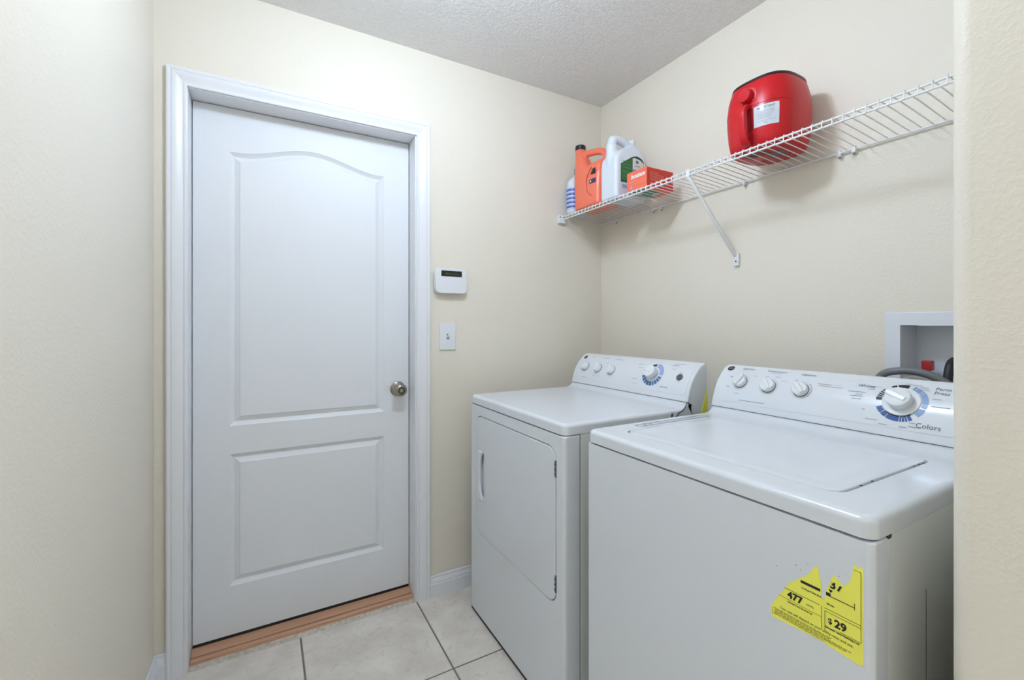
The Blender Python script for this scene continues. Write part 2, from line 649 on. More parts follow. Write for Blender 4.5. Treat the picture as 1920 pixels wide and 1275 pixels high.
# ================================================================== CEILING LIGHTS
def ceiling_light(x, y, label, gm, r=0.075):
    t = thing('ceiling_light', label, 'ceiling light', (x, y, H))
    bm = B()
    lathe(bm, [(0, 0), (r + 0.012, 0), (r + 0.012, 0.018), (r, 0.024), (0, 0.024)], (x, y, H), (0, 0, -1), 40)
    part('base_plate', bm, 'trim', t)
    bm = B()
    lathe(bm, [(0.050, 0.024), (0.068, 0.040), (0.082, 0.066), (0.086, 0.092), (0.081, 0.120), (0.066, 0.146), (0.044, 0.163), (0.020, 0.171), (0, 0.172)], (x, y, H), (0, 0, -1), 40)
    part('glass_dome', bm, gm, t)


ceiling_light(-1.22, -0.96, 'round white glass globe light on the ceiling above the laundry', 'lampglass')

# ================================================================== APPLIANCES
CPR = [(0, .949), (.0055, .970), (.013, .993), (.022, 1.014), (.034, 1.034), (.051, 1.055), (.07, 1.073), (.083, 1.081), (.096, 1.086)]
CS = [0.0]
for p, q in zip(CPR, CPR[1:]):
    CS.append(CS[-1] + math.hypot(q[0] - p[0], q[1] - p[1]))
DENSE = [(v.x, v.y) for v in smooth_path([(a, b, 0) for a, b in CPR], 4)]
DS = [0.0]
for p, q in zip(DENSE, DENSE[1:]):
    DS.append(DS[-1] + math.hypot(q[0] - p[0], q[1] - p[1]))


def surf(b, y, s, off=0.0):
    """point on the console face: b = X of its foot, s = arc length up the face"""
    s = max(0.0, min(s, DS[-1] - 1e-6))
    i = max(k for k in range(len(DS) - 1) if DS[k] <= s)
    f = (s - DS[i]) / (DS[i + 1] - DS[i])
    (u0, z0), (u1, z1) = DENSE[i], DENSE[i + 1]
    # smoothed normal
    ja, jb = max(i - 1, 0), min(i + 2, len(DENSE) - 1)
    t = Vector((DENSE[jb][0] - DENSE[ja][0], 0, DENSE[jb][1] - DENSE[ja][1])).normalized()
    n = Vector((-t.z, 0, t.x))
    return Vector((b + u0 + f * (u1 - u0), y, z0 + f * (z1 - z0))) + n * off


def surf_n(b, s):
    return (surf(b, 0, s, 1.0) - surf(b, 0, s, 0.0)).normalized()


def cmap(b, yc, sc, off=0.0016):
    """2-D label coordinates (right = -Y, up = s) around (yc, sc)"""
    return lambda a, h: surf(b, yc - a, sc + h, off)


def console(t, b, y0, y1):
    """y0 > y1"""
    prof = DENSE + [(0.104, 1.0855), (0.110, 1.080), (0.112, 1.07), (0.112, 0.90), (0.02, 0.90), (0.0, 0.93)]
    n = len(prof)

    def inset(d):
        out = []
        for i in range(n):
            p, q = prof[i - 1], prof[(i + 1) % n]
            tx, tz = q[0] - p[0], q[1] - p[1]
            l = math.hypot(tx, tz)
            out.append((prof[i][0] + d * tz / l, prof[i][1] - d * tx / l))
        return out
    loops = []
    for dy, d in ((0, 0.007), (0.0015, 0.0035), (0.004, 0.0012), (0.008, 0.0)):
        loops.append([(b + a, y0 - dy, z) for a, z in inset(d)])
    for dy, d in ((0.008, 0.0), (0.004, 0.0012), (0.0015, 0.0035), (0, 0.007)):
        loops.append([(b + a, y1 + dy, z) for a, z in inset(d)])
    bm = B()
    loft(bm, loops)
    c = part('console', bm, 'plastic_gloss', t, 40)
    bm = B()
    tube(bm, [(b + 0.0006, y0 - 0.006, 0.9482), (b + 0.0006, y1 + 0.006, 0.9482)], 0.0013, 6)
    part('seam', bm, 'grey_line', c, 60)
    # raised face plate with rounded corners
    bm = B()
    s0, s1, r = 0.021, 0.166, 0.022
    rows = []
    N = 26
    for i in range(N + 1):
        s = s0 + (s1 - s0) * i / N
        e = 0.012
        for ss in (s - s0, s1 - s):
            if ss < r:
                e = max(e, 0.012 + r - math.sqrt(max(0, r * r - (r - ss) ** 2)))
        rows.append((s, y0 - e, y1 + e))
    top = [[surf(b, ya + (yb - ya) * k / 6, s, 0.0010) for k in range(7)] for s, ya, yb in rows]
    loft(bm, top, False, False, closed=False)
    edge = [(r_[1], r_[0]) for r_ in rows] + [(r_[2], r_[0]) for r_ in rows[::-1]]
    loft(bm, [[surf(b, y, s, 0.0010) for y, s in edge], [surf(b, y, s, -0.0005) for y, s in edge]], False, False)
    bmesh.ops.remove_doubles(bm, verts=bm.verts, dist=1e-6)
    part('face_plate', bm, 'plastic_gloss', c, 40)
    return c


def small_knob(c, b, y, s, r, ang, gap=True):
    nrm = surf_n(b, s)
    o = surf(b, y, s, 0.001)
    yv = Vector((0, -1, 0))
    uv = nrm.cross(yv).normalized()
    if uv.z < 0:
        uv = -uv
    bm = B()
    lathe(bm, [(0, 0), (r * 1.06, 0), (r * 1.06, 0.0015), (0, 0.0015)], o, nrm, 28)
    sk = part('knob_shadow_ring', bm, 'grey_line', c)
    bm = B()
    lathe(bm, [(0, 0.0016), (r, 0.0016), (r * 0.97, 0.011), (r * 0.90, 0.0135), (0, 0.0135)], o, nrm, 28)
    # grip bar
    d = uv * math.cos(ang) + yv * math.sin(ang)
    e = nrm.cross(d)
    L = [(-0.98, 0.30), (0.55, 0.42), (1.18, 0.20), (1.22, 0.0), (1.18, -0.20), (0.55, -0.42), (-0.98, -0.30)]
    loft(bm, [[o + nrm * 0.004 + r * (d * a + e * q) for a, q in L], [o + nrm * 0.019 + r * (d * a * 0.94 + e * q * 0.8) for a, q in L], [o + nrm * 0.0205 + r * (d * a * 0.88 + e * q * 0.5) for a, q in L]])
    part('knob', bm, 'knobw', c, 30)


def badge(c, b, y, s, r):
    bm = B()
    f = cmap(b, y, s, 0.0018)
    flat(bm, [(r * math.cos(2 * math.pi * k / 24), r * math.sin(2 * math.pi * k / 24)) for k in range(24)], f)
    p = part('badge', bm, 'black_ink', c, 0, 'round black emblem with pale monogram')
    bm = B()
    f = cmap(b, y, s, 0.0023)
    for a0, a1, rad, cx, cy in ((40, 320, 0.34, -0.22, 0.05), (200, 470, 0.30, 0.26, -0.02)):
        pts = []
        for k in range(13):
            a = math.radians(a0 + (a1 - a0) * k / 12)
            pts.append((cx + rad * math.cos(a), cy + rad * math.sin(a)))
        for (x0, z0), (x1, z1) in zip(pts, pts[1:]):
            l = math.hypot(x1 - x0, z1 - z0)
            nx, nz = -(z1 - z0) / l * 0.07, (x1 - x0) / l * 0.07
            flat(bm, [(r * (x0 + nx), r * (z0 + nz)), (r * (x1 + nx), r * (z1 + nz)), (r * (x1 - nx), r * (z1 - nz)), (r * (x0 - nx), r * (z0 - nz))], f)
    part('monogram', bm, 'soft_ink', c, 0)


def seg_ring(c, b, y, s, r0, r1, a0, a1, m, ticks=(), tick=1.3, name='dial_band'):
    """annulus sector, degrees clockwise from the top, split by white ticks"""
    cuts = [a0] + [v for t_ in sorted(ticks) for v in (t_ - tick, t_ + tick)] + [a1]
    f = cmap(b, y, s, 0.0017)
    for i in range(0, len(cuts), 2):
        u, v = cuts[i], cuts[i + 1]
        k = max(2, int((v - u) / 6))
        bm = B()
        out = [(r1 * math.sin(math.radians(u + (v - u) * q / k)), r1 * math.cos(math.radians(u + (v - u) * q / k))) for q in range(k + 1)]
        inn = [(r0 * math.sin(math.radians(u + (v - u) * q / k)), r0 * math.cos(math.radians(u + (v - u) * q / k))) for q in range(k + 1)]
        loft(bm, [[f(*p) for p in out], [f(*p) for p in inn]], False, False, closed=False)
        part(name, bm, m, c, 0)


def big_knob(c, b, y, s, r, ang, skirt=True):
    nrm = surf_n(b, s)
    o = surf(b, y, s, 0.001)
    yv = Vector((0, -1, 0))
    uv = nrm.cross(yv).normalized()
    if uv.z < 0:
        uv = -uv
    if skirt:
        bm = B()
        lathe(bm, [(0, 0), (r * 1.45, 0.0), (r * 1.45, 0.002), (r * 1.36, 0.0035), (0, 0.0035)], o, nrm, 40)
        part('dial_skirt', bm, 'knobw', c)
    bm = B()
    lathe(bm, [(0, 0.0036), (r * 0.92, 0.0036), (r, 0.012), (r, 0.024), (r * 0.96, 0.028), (r * 0.8, 0.0305), (0, 0.031)], o, nrm, 40)
    d = uv * math.cos(ang) + yv * math.sin(ang)
    e = nrm.cross(d)
    L = [(-0.80, 0.30), (0.4, 0.44), (1.0, 0.30), (1.14, 0.0), (1.0, -0.30), (0.4, -0.44), (-0.80, -0.30)]
    loft(bm, [[o + nrm * 0.012 + r * (d * a + e * q) for a, q in L], [o + nrm * 0.031 + r * (d * a * 0.94 + e * q * 0.80) for a, q in L], [o + nrm * 0.0335 + r * (d * a * 0.84 + e * q * 0.45) for a, q in L]])
    part('knob', bm, 'knobw', c, 32)


def word(c, b, y, s, txt, size, m='grey_ink', **k):
    bm = B()
    put_text(bm, txt, size, cmap(b, y, s, 0.0018), **k)
    part('lettering', bm, m, c, 0)


def dashes(c, b, rows, m='soft_ink'):
    """fine print too small to read: (y, s, length, thickness)"""
    bm = B()
    for y, s, l, h in rows:
        f = cmap(b, y, s, 0.0017)
        flat(bm, [(-l / 2, -h / 2), (l / 2, -h / 2), (l / 2, h / 2), (-l / 2, h / 2)], f)
    part('fine_print', bm, m, c, 0)['kind'] = 'stuff'


TOPZ, CAPB, FOOT = 0.927, 0.893, 0.015


def cap_top(t, xf, xr, y0, y1, hole=None):
    """enamel top: rounded rim, optional rounded hole (x0, x1, y0, y1, r); xr = where the rear ledge starts"""
    cx, cy, W, D = (xf + xr) / 2, (y0 + y1) / 2, abs(xr - xf), abs(y1 - y0)

    def loop(i, z, r=0.022):
        return [(cx + a, cy + q, z) for a, q in rr(W - 2 * i, D - 2 * i, max(r - i, 0.004), 6)]
    bm = B()
    loops = [loop(0.012, CAPB + 0.001), loop(0.0, CAPB), loop(0.0, TOPZ - 0.012), loop(0.001, TOPZ - 0.007), loop(0.004, TOPZ - 0.003), loop(0.009, TOPZ - 0.0006), loop(0.016, TOPZ)]
    if hole:
        hx, hy, hw, hd, hr = hole

        def hl(i, z):
            return [(hx + a, hy + q, z) for a, q in rr(hw - 2 * i, hd - 2 * i, max(hr - i, 0.003), 6)]
        loops += [hl(-0.0015, TOPZ), hl(0, TOPZ - 0.001), hl(0, TOPZ - 0.010)]
    loft(bm, loops, False, True)
    return part('top', bm, 'enamel', t, 30)


def ledge(t, xs, b, y0, y1):
    """enamel sweeping up from the top to the foot of the console"""
    P = bez((xs, TOPZ), (xs + 0.035, TOPZ), (b - 0.012, TOPZ + 0.004), (b + 0.004, 0.9475), 8)
    P = [(xs - 0.03, TOPZ - 0.0001)] + P + [(b + 0.03, 0.9475), (b + 0.03, CAPB + 0.001), (xs - 0.03, CAPB + 0.001)]
    cxm = sum(p[0] for p in P) / len(P)

    def ins(d):
        out = []
        n = len(P)
        for i in range(n):
            p, q = P[i - 1], P[(i + 1) % n]
            tx, tz = q[0] - p[0], q[1] - p[1]
            l = math.hypot(tx, tz)
            out.append((P[i][0] + d * tz / l, P[i][1] - d * tx / l))
        return out
    loops = []
    for dy, d in ((0, 0.010), (0.0012, 0.006), (0.004, 0.0028), (0.009, 0.0006), (0.016, 0)):
        loops.append([(a, y0 - dy, z) for a, z in ins(d)])
    for dy, d in ((0.016, 0), (0.009, 0.0006), (0.004, 0.0028), (0.0012, 0.006), (0, 0.010)):
        loops.append([(a, y1 + dy, z) for a, z in ins(d)])
    bm = B()
    loft(bm, loops)
    part('rear_ledge', bm, 'enamel', t, 40)


def front_shell(t, xf, xs, y0, y1, hole=None):
    """front panel wrapping round both corners; hole (yc, zc, w, h, r)"""
    cy, W = (y0 + y1) / 2, abs(y1 - y0)
    zc, Hh = (FOOT + CAPB - 0.003) / 2, CAPB - 0.003 - FOOT

    def loop(i, x, r=0.004):
        return [(x, cy + a, zc + q) for a, q in rr(W - 2 * i, Hh - 2 * (0 if i < 0.0001 else min(i, 0.0015)), r, 6)]
    loops = [loop(0, xs), loop(0, xf + 0.011), loop(0.0008, xf + 0.007), loop(0.0032, xf + 0.0032), loop(0.007, xf + 0.0008), loop(0.011, xf)]
    if hole:
        hy, hz, hw, hh, hr = hole

        def hl(i, x):
            return [(x, hy + a, hz + q) for a, q in rr(hw - 2 * i, hh - 2 * i, hr - i, 6)]
        loops += [hl(-0.002, xf), hl(0, xf + 0.002), hl(0, xf + 0.012)]
    bm = B()
    loft(bm, loops, False, True)
    return part('front_panel', bm, 'enamel', t, 30)


def cabinet(t, xf, xs, xb, y0, y1):
    bm = B()
    box(bm, xs + 0.0035, xb, y1 + 0.0015, y0 - 0.0015, FOOT, CAPB - 0.0015, 0.002, 1)
    p = part('cabinet', bm, 'enamel_side', t, 30)
    bm = B()
    box(bm, xs - 0.02, xs + 0.01, y1 + 0.0028, y0 - 0.0028, FOOT + 0.01, CAPB - 0.0035)
    part('seam', bm, 'dark', p, 0)
    bm = B()
    box(bm, xf + 0.003, xb - 0.01, y1 + 0.003, y0 - 0.003, 0.003, FOOT + 0.006)  # dark box standing in for the shade under the cabinet
    part('base_gap_shade', bm, 'dark', t, 0)
    for fx in (xs + 0.03, xb - 0.05):
        for fy in (y0 - 0.05, y1 + 0.05):
            bm = B()
            lathe(bm, [(0, 0), (0.02, 0), (0.02, 0.010), (0.008, 0.013), (0.008, FOOT + 0.004), (0, FOOT + 0.004)], (fx, fy, 0), (0, 0, 1), 12)
            part('foot', bm, 'black', t)


# ---------------------------------------------------------------- dryer
XF, XB = -0.8684, -0.20
DY0, DY1 = -0.158, -0.844
bD = -0.328
dr = thing('clothes_dryer', 'white front-loading clothes dryer between the door wall and the washer', 'dryer', ((XF + XB) / 2, (DY0 + DY1) / 2, 0))
cabinet(dr, XF, -0.8105, XB, DY0, DY1)
hy, hz, hw, hh = (-0.2146 - 0.8018) / 2, (0.362 + 0.848) / 2, 0.5872, 0.486
front_shell(dr, XF, -0.8105, DY0, DY1, (hy, hz, hw, hh, 0.042))
cap_top(dr, XF, bD - 0.05, DY0, DY1)
ledge(dr, bD - 0.055, bD, DY0, DY1)
# door with finger pocket
bm = B()
g = 0.0022
py, pz, pw, ph = -0.270, 0.607, 0.050, 0.188


def dl(i, x, r=0.040):
    return [(x, hy + a, hz + q) for a, q in rr(hw - 2 * g - 2 * i, hh - 2 * g - 2 * i, r - i, 6)]


def pl(i, x, sh=0.0):
    return [(x, py + a + sh, pz + q) for a, q in rr(pw - 2 * i, ph - 2 * i, 0.010, 6)]


loft(bm, [dl(0, XF + 0.011), dl(0, XF + 0.0015), dl(0.0008, XF - 0.0006), dl(0.0035, XF - 0.0015), pl(0, XF - 0.0015), pl(0.0005, XF), pl(0.003, XF + 0.010), pl(0.009, XF + 0.017)], True, True)
dd = part('door', bm, 'enamel', dr, 28)
bm = B()
cr = []
for k in range(17):
    v = -1 + 2 * k / 16
    cr.append((-0.2475 - 0.0085 - 0.026 * (abs(v) ** 2.4), pz + v * 0.098))
cres = [(-0.2455, pz - 0.098), (-0.243, pz - 0.09), (-0.243, pz + 0.09), (-0.2455, pz + 0.098)] + cr[::-1]
loft(bm, [[(XF + 0.001, a, z) for a, z in cres], [(XF - 0.005, a, z) for a, z in cres], [(XF - 0.0072, -0.25 + (a + 0.25) * 0.82, pz + (z - pz) * 0.985) for a, z in cres]])
part('handle', bm, 'plastic', dd, 30, 'curved white finger grip')
for z0, z1 in ((0.756, 0.808), (0.402, 0.455)):
    bm = B()
    box(bm, XF - 0.003, XF + 0.006, -0.8030, -0.7965, z0, z1, 0.001, 1)
    hg = part('hinge', bm, 'steel', dr, 0)
    for q in range(3):
        bm = B()
        zz = z0 + (z1 - z0) * (0.2 + 0.3 * q)
        lathe(bm, [(0, 0), (0.0025, 0), (0.0025, 0.0015), (0, 0.002)], (XF - 0.003, -0.7998, zz), (-1, 0, 0), 8)
        part('screw', bm, 'black', hg)
# seam between top and rear side piece
bm = B()
tube(bm, smooth_path([(-0.331, DY1 - 0.0005, 0.9475), (-0.337, DY1 - 0.0012, 0.934), (-0.350, DY1 - 0.0012, 0.922), (-0.372, DY1 - 0.0012, 0.914), (-0.384, DY1 - 0.0012, 0.900)], 4), 0.0014, 6)
tube(bm, [(-0.329, DY1 - 0.0005, 0.949), (-0.312, DY1 - 0.001, 0.940), (-0.303, DY1 - 0.001, 0.936)], 0.0014, 6)
part('seam', bm, 'dark', dr)
c = console(dr, bD, DY0, DY1)
badge(c, bD, -0.196, 0.138, 0.0105)
for y, s, a in ((-0.237, 0.084, -0.1), (-0.3284, 0.082, -0.15), (-0.4182, 0.081, -0.4)):
    small_knob(c, bD, y, s, 0.0205, a)
dashes(c, bD, [(-0.255, 0.142, 0.024, 0.003), (-0.345, 0.1425, 0.042, 0.003), (-0.430, 0.1405, 0.05, 0.003), (-0.253, 0.031, 0.03, 0.002),
               (-0.300, 0.112, 0.014, 0.002), (-0.372, 0.112, 0.014, 0.002), (-0.315, 0.046, 0.012, 0.002), (-0.35, 0.046, 0.012, 0.002),
               (-0.57, 0.128, 0.03, 0.003), (-0.575, 0.111, 0.024, 0.0018), (-0.568, 0.058, 0.03, 0.0018), (-0.575, 0.038, 0.024, 0.0018),
               (-0.728, 0.041, 0.036, 0.0035), (-0.735, 0.137, 0.026, 0.0018), (-0.744, 0.120, 0.02, 0.0018), (-0.76, 0.147, 0.05, 0.003), (-0.748, 0.138, 0.026, 0.003)])
word(c, bD, -0.787, 0.107, 'Start', 0.009, 'soft_ink')
yd, sd = -0.655, 0.088
seg_ring(c, bD, yd, sd, 0.037, 0.047, -38, -2, 'black_ink', (-28,), 1.5)
seg_ring(c, bD, yd, sd, 0.033, 0.050, 8, 92, 'lilac', (), 1)
seg_ring(c, bD, yd, sd, 0.033, 0.050, 102, 258, 'blue_mid', (115, 132, 150, 165, 185, 205, 222, 240), 1.6)
seg_ring(c, bD, yd, sd, 0.039, 0.047, -82, -72, 'black_ink')
big_knob(c, bD, yd, sd, 0.026, math.radians(-72), False)
nb = surf_n(bD, 0.087)
bm = B()
lathe(bm, [(0, 0), (0.0135, 0), (0.0135, 0.003), (0.011, 0.0045), (0, 0.005)], surf(bD, -0.787, 0.087, 0.001), nb, 24)
part('start_button', bm, 'button', c, 35, 'dark grey round start button')
# yellow patch at the foot of the console's end
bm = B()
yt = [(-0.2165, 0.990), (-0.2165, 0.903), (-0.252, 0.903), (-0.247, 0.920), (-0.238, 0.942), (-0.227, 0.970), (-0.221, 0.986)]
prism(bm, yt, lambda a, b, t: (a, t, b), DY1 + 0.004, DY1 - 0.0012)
part('yellow_patch', bm, 'yellow', dr, 30, 'yellow patch at the rear of the end cap')

# ---------------------------------------------------------------- washer
WF, WB = -0.8412, -0.165
WY0, WY1 = -0.9165, -1.6025
bW = -0.298
ws = thing('washing_machine', 'white top-loading washing machine with a torn yellow label', 'washer', ((WF + WB) / 2, (WY0 + WY1) / 2, 0))
cabinet(ws, WF, -0.7923, WB, WY0, WY1)
front_shell(ws, WF, -0.7923, WY0, WY1)
lx0, lx1, ly0, ly1 = -0.772, -0.362, -0.988, -1.524
hole = ((lx0 + lx1) / 2, (ly0 + ly1) / 2, lx1 - lx0, ly0 - ly1, 0.035)
cap_top(ws, WF, bW - 0.045, WY0, WY1, hole)
ledge(ws, bW - 0.05, bW, WY0, WY1)
bm = B()
gx, gy, gw, gd = hole[:4]


def ll(i, z):
    return [(gx + a, gy + q, z) for a, q in rr(gw - 2 * i, gd - 2 * i, 0.035 - min(i, 0.02), 6)]


loft(bm, [ll(0.0045, TOPZ - 0.009), ll(0.0045, TOPZ - 0.002), ll(0.0058, TOPZ + 0.0002), ll(0.010, TOPZ + 0.0012), ll(0.030, TOPZ + 0.0012), ll(0.036, TOPZ - 0.0004), ll(0.06, TOPZ - 0.0008)])
lid = part('lid', bm, 'enamel', ws, 30)
for hx in (-0.408, -0.430, -0.452, -0.640, -0.685):
    bm = B()
    lathe(bm, [(0, 0), (0.0024, 0), (0.0024, 0.001), (0, 0.0012)], (hx, ly1 + 0.0024, TOPZ - 0.0004), (0, 0, 1), 8)
    part('hinge_pin', bm, 'black', lid)
bm = B()
lathe(bm, [(0, 0), (0.006, 0), (0.004, 0.0006), (0, 0.0007)], (-0.748, -1.012, TOPZ + 0.0010), (0, 0, 1), 12)  # grey disc painting the shade of the small finger notch
part('notch_shade', bm, 'soft_ink', lid)
# outlined instruction print on the top, left of the lid
ip = rr(0.318, 0.026, 0.012, 5)
bm = B()
ring_o = [(-0.532 + a, -0.962 + q * 1.0, TOPZ + 0.0004) for a, q in ip]
ring_i = [(-0.532 + a, -0.962 + q * 1.0, TOPZ + 0.0004) for a, q in rr(0.3125, 0.0195, 0.009, 5)]
loft(bm, [ring_o, ring_i], False, False)
for px in (-0.655, -0.628):
    flat(bm, [(px, -0.951), (px + 0.0032, -0.951), (px - 0.006, -0.973), (px - 0.0092, -0.973)], lambda a, b: (a, b, TOPZ + 0.0004))
ipr = part('instruction_print', bm, 'grey_ink', ws, 0)
bm = B()
for px, l in ((-0.642, 0.008), (-0.60, 0.012), (-0.57, 0.014), (-0.54, 0.016), (-0.51, 0.014), (-0.48, 0.02), (-0.45, 0.012)):
    flat(bm, [(px, -0.958), (px + l, -0.958), (px + l, -0.962), (px, -0.962)], lambda a, b: (a, b, TOPZ + 0.0004))
    flat(bm, [(px + 0.004, -0.964), (px + l, -0.964), (px + l, -0.967), (px + 0.004, -0.967)], lambda a, b: (a, b, TOPZ + 0.0004))
part('fine_print', bm, 'soft_ink', ipr, 0)['kind'] = 'stuff'
c = console(ws, bW, WY0, WY1)
badge(c, bW, -0.948, 0.147, 0.0115)
for y, s, a in ((-1.006, 0.094, 0.35), (-1.1006, 0.090, -0.65), (-1.197, 0.0905, -0.75)):
    small_knob(c, bW, y, s, 0.0215, a)
for y, s, a0 in ((-1.006, 0.094, 0), (-1.1006, 0.090, 0), (-1.197, 0.0905, 0)):
    bm = B()
    f = cmap(bW, y, s, 0.0016)
    loft(bm, [[f(0.0275 * math.cos(2 * math.pi * k / 32), 0.0275 * math.sin(2 * math.pi * k / 32)) for k in range(32)],
              [f(0.0268 * math.cos(2 * math.pi * k / 32), 0.0268 * math.sin(2 * math.pi * k / 32)) for k in range(32)]], False, False)
    part('knob_outline', bm, 'soft_ink', c, 0)
seg_ring(c, bW, -1.197, 0.0905, 0.0285, 0.030, 40, 130, 'red_ink', (58, 76, 94, 112), 3)
word(c, bW, -1.0115, 0.150, 'Load Size', 0.0105)
word(c, bW, -1.1056, 0.1495, 'Temperature', 0.0115)
word(c, bW, -1.2, 0.1475, 'Options', 0.0125)
word(c, bW, -1.352, 0.127, 'Whites', 0.0135)
word(c, bW, -1.492, 0.0365, 'Colors', 0.0165)
word(c, bW, -1.503, 0.1385, 'Perm', 0.0135, shear=0.1)
word(c, bW, -1.503, 0.126, 'Press', 0.0135, shear=0.1)
dashes(c, bW, [(-0.968, 0.110, 0.009, 0.005), (-0.968, 0.072, 0.010, 0.003), (-1.003, 0.052, 0.014, 0.002), (-1.045, 0.122, 0.012, 0.002),
               (-1.085, 0.125, 0.012, 0.0018), (-1.118, 0.127, 0.016, 0.002), (-1.14, 0.114, 0.012, 0.002), (-1.107, 0.1405, 0.03, 0.0015), (-1.175, 0.122, 0.008, 0.002),
               (-1.06, 0.0315, 0.085, 0.0022), (-1.253, 0.118, 0.036, 0.0026), (-1.285, 0.119, 0.02, 0.001),
               (-1.335, 0.106, 0.040, 0.0022), (-1.342, 0.099, 0.016, 0.0022), (-1.337, 0.093, 0.028, 0.0022), (-1.339, 0.085, 0.022, 0.0022),
               (-1.37, 0.128, 0.03, 0.0014), (-1.365, 0.118, 0.016, 0.002), (-1.435, 0.147, 0.012, 0.002), (-1.452, 0.145, 0.022, 0.002), (-1.468, 0.139, 0.016, 0.002), (-1.474, 0.132, 0.012, 0.002),
               (-1.498, 0.108, 0.016, 0.002), (-1.507, 0.088, 0.034, 0.002), (-1.36, 0.058, 0.006, 0.003), (-1.38, 0.035, 0.026, 0.002), (-1.405, 0.027, 0.018, 0.002), (-1.445, 0.027, 0.016, 0.003), (-1.467, 0.031, 0.024, 0.003), (-1.462, 0.040, 0.012, 0.002)])
dashes(c, bW, [(-1.268, 0.1115, 0.062, 0.0013)], 'red_ink')
yd, sd = -1.433, 0.091
seg_ring(c, bW, yd, sd, 0.040, 0.052, -92, -52, 'black_ink', (-80, -73, -66, -59), 1.3)
seg_ring(c, bW, yd, sd, 0.040, 0.052, -34, 8, 'black_ink', (-20,), 1.5)
seg_ring(c, bW, yd, sd, 0.040, 0.052, 20, 132, 'blue_light', (28, 45, 52, 92, 106), 1.1)
seg_ring(c, bW, yd, sd, 0.040, 0.052, 146, 246, 'blue_dark', (156, 163, 170, 176, 210, 226), 1.0)
seg_ring(c, bW, yd, sd, 0.0375, 0.0398, 142, 222, 'black_ink', (158, 166, 174), 1.5, 'dial_line')
big_knob(c, bW, yd, sd, 0.0265, math.radians(-66))

# torn yellow energy label on the washer's front
EX = WF - 0.0006
em = lambda a, b: (EX, -a, b)
outl = [(1.4478, 0.7150), (1.4462, 0.7100), (1.4462, 0.6965), (1.4480, 0.6935), (1.5247, 0.6985), (1.5840, 0.6935), (1.5890, 0.6955), (1.5895, 0.8455), (1.5850, 0.8465), (1.5810, 0.8440), (1.5772, 0.8495), (1.5755, 0.8420),
        (1.5745, 0.8330), (1.5722, 0.8215), (1.5690, 0.8140), (1.5650, 0.8085), (1.5600, 0.8080), (1.5560, 0.8100), (1.5525, 0.8135), (1.5475, 0.8165), (1.5455, 0.8110), (1.5430, 0.8020), (1.5400, 0.7950),
        (1.5380, 0.7880), (1.5360, 0.7810), (1.5340, 0.7700), (1.5310, 0.7685), (1.5290, 0.7760), (1.5305, 0.7850), (1.5296, 0.7950), (1.5272, 0.8050), (1.5250, 0.8170), (1.5230, 0.8205), (1.5175, 0.8135), (1.5120, 0.8020), (1.5030, 0.7920), (1.4900, 0.7800), (1.4780, 0.7680), (1.4680, 0.7500), (1.4560, 0.7300)]
bm = B()
prism(bm, outl, lambda a, b, t: (WF - t, -a, b), 0.0, 0.0005)
el = part('energy_label', bm, 'yellow', ws, 0, 'torn yellow energy label')
EX = WF - 0.0009


def bar(bm, x0, x1, z0, z1):
    flat(bm, [(x0, z0), (x1, z0), (x1, z1), (x0, z1)], em)


bm = B()
bar(bm, 1.4700, 1.5270, 0.7565, 0.7573)
bar(bm, 1.5350, 1.5865, 0.7515, 0.7523)
bar(bm, 1.5350, 1.5358, 0.7190, 0.7523)
bar(bm, 1.5300, 1.5308, 0.7180, 0.7573)
bar(bm, 1.5857, 1.5865, 0.7290, 0.8395)
bar(bm, 1.5755, 1.5865, 0.8388, 0.8395)
bar(bm, 1.4610, 1.5308, 0.7385, 0.7391)
bar(bm, 1.5350, 1.5865, 0.7560, 0.7568)
bar(bm, 1.5560, 1.5865, 0.7290, 0.7298)
bar(bm, 1.4485, 1.4491, 0.6985, 0.7110)
part('rule_lines', bm, 'olive_ink', el, 0)
bm = B()
bar(bm, 1.4975, 1.5285, 0.7795, 0.7840)
bar(bm, 1.5370, 1.5440, 0.7790, 0.7845)
bar(bm, 1.5440, 1.5778, 0.7790, 0.7803)
bar(bm, 1.5770, 1.5780, 0.7760, 0.7865)
flat(bm, [(1.5438, 0.7855), (1.5472, 0.7910), (1.5408, 0.7910)], em)
part('scale_bar', bm, 'black_ink', el, 0)


def eword(txt, size, x, z, m='black_ink', align='CENTER', fat=0.0, cut=None, sx=1.0, **k):
    bm = B()
    put_text(bm, txt, size, lambda a, b: (EX, -(x + a * sx), z + b), align=align, fat=fat, **k)
    if cut:
        bmesh.ops.bisect_plane(bm, geom=bm.verts[:] + bm.edges[:] + bm.faces[:], plane_co=(EX, -cut[0], cut[1]), plane_no=(0, -cut[2], cut[3]), clear_outer=True)
    part('lettering', bm, m, el, 0)


eword('$', 0.0125, 1.5430, 0.7385, fat=0.0002)
eword('29', 0.0175, 1.5580, 0.7390, fat=0.0006)
eword('477', 0.0165, 1.4880, 0.7475, fat=0.0006, cut=(1.4700, 0.7540, -0.9, 0.45))
eword('kWh', 0.006, 1.5125, 0.7465, 'olive_ink')
eword('37', 0.0190, 1.5520, 0.8000, fat=0.0006, cut=(1.5520, 0.8045, 0.10, 1))
eword('Estimated Yearly Operating Cost', 0.0046, 1.5600, 0.7265, sx=0.78, fat=0.00015)
eword('Estimated Yearly Electricity Use', 0.0042, 1.4960, 0.7350, sx=0.74, fat=0.0001)
eword('Cost Range of Similar Models', 0.0042, 1.5150, 0.7715, sx=0.66, fat=0.0001, cut=(1.5300, 0.77, 1, 0))
eword('Models', 0.0042, 1.5440, 0.7655, sx=0.85, fat=0.0001)
eword('Your cost will depend on your utility rates and use.', 0.0066, 1.5190, 0.7175, 'black_ink', sx=0.83)
bm = B()
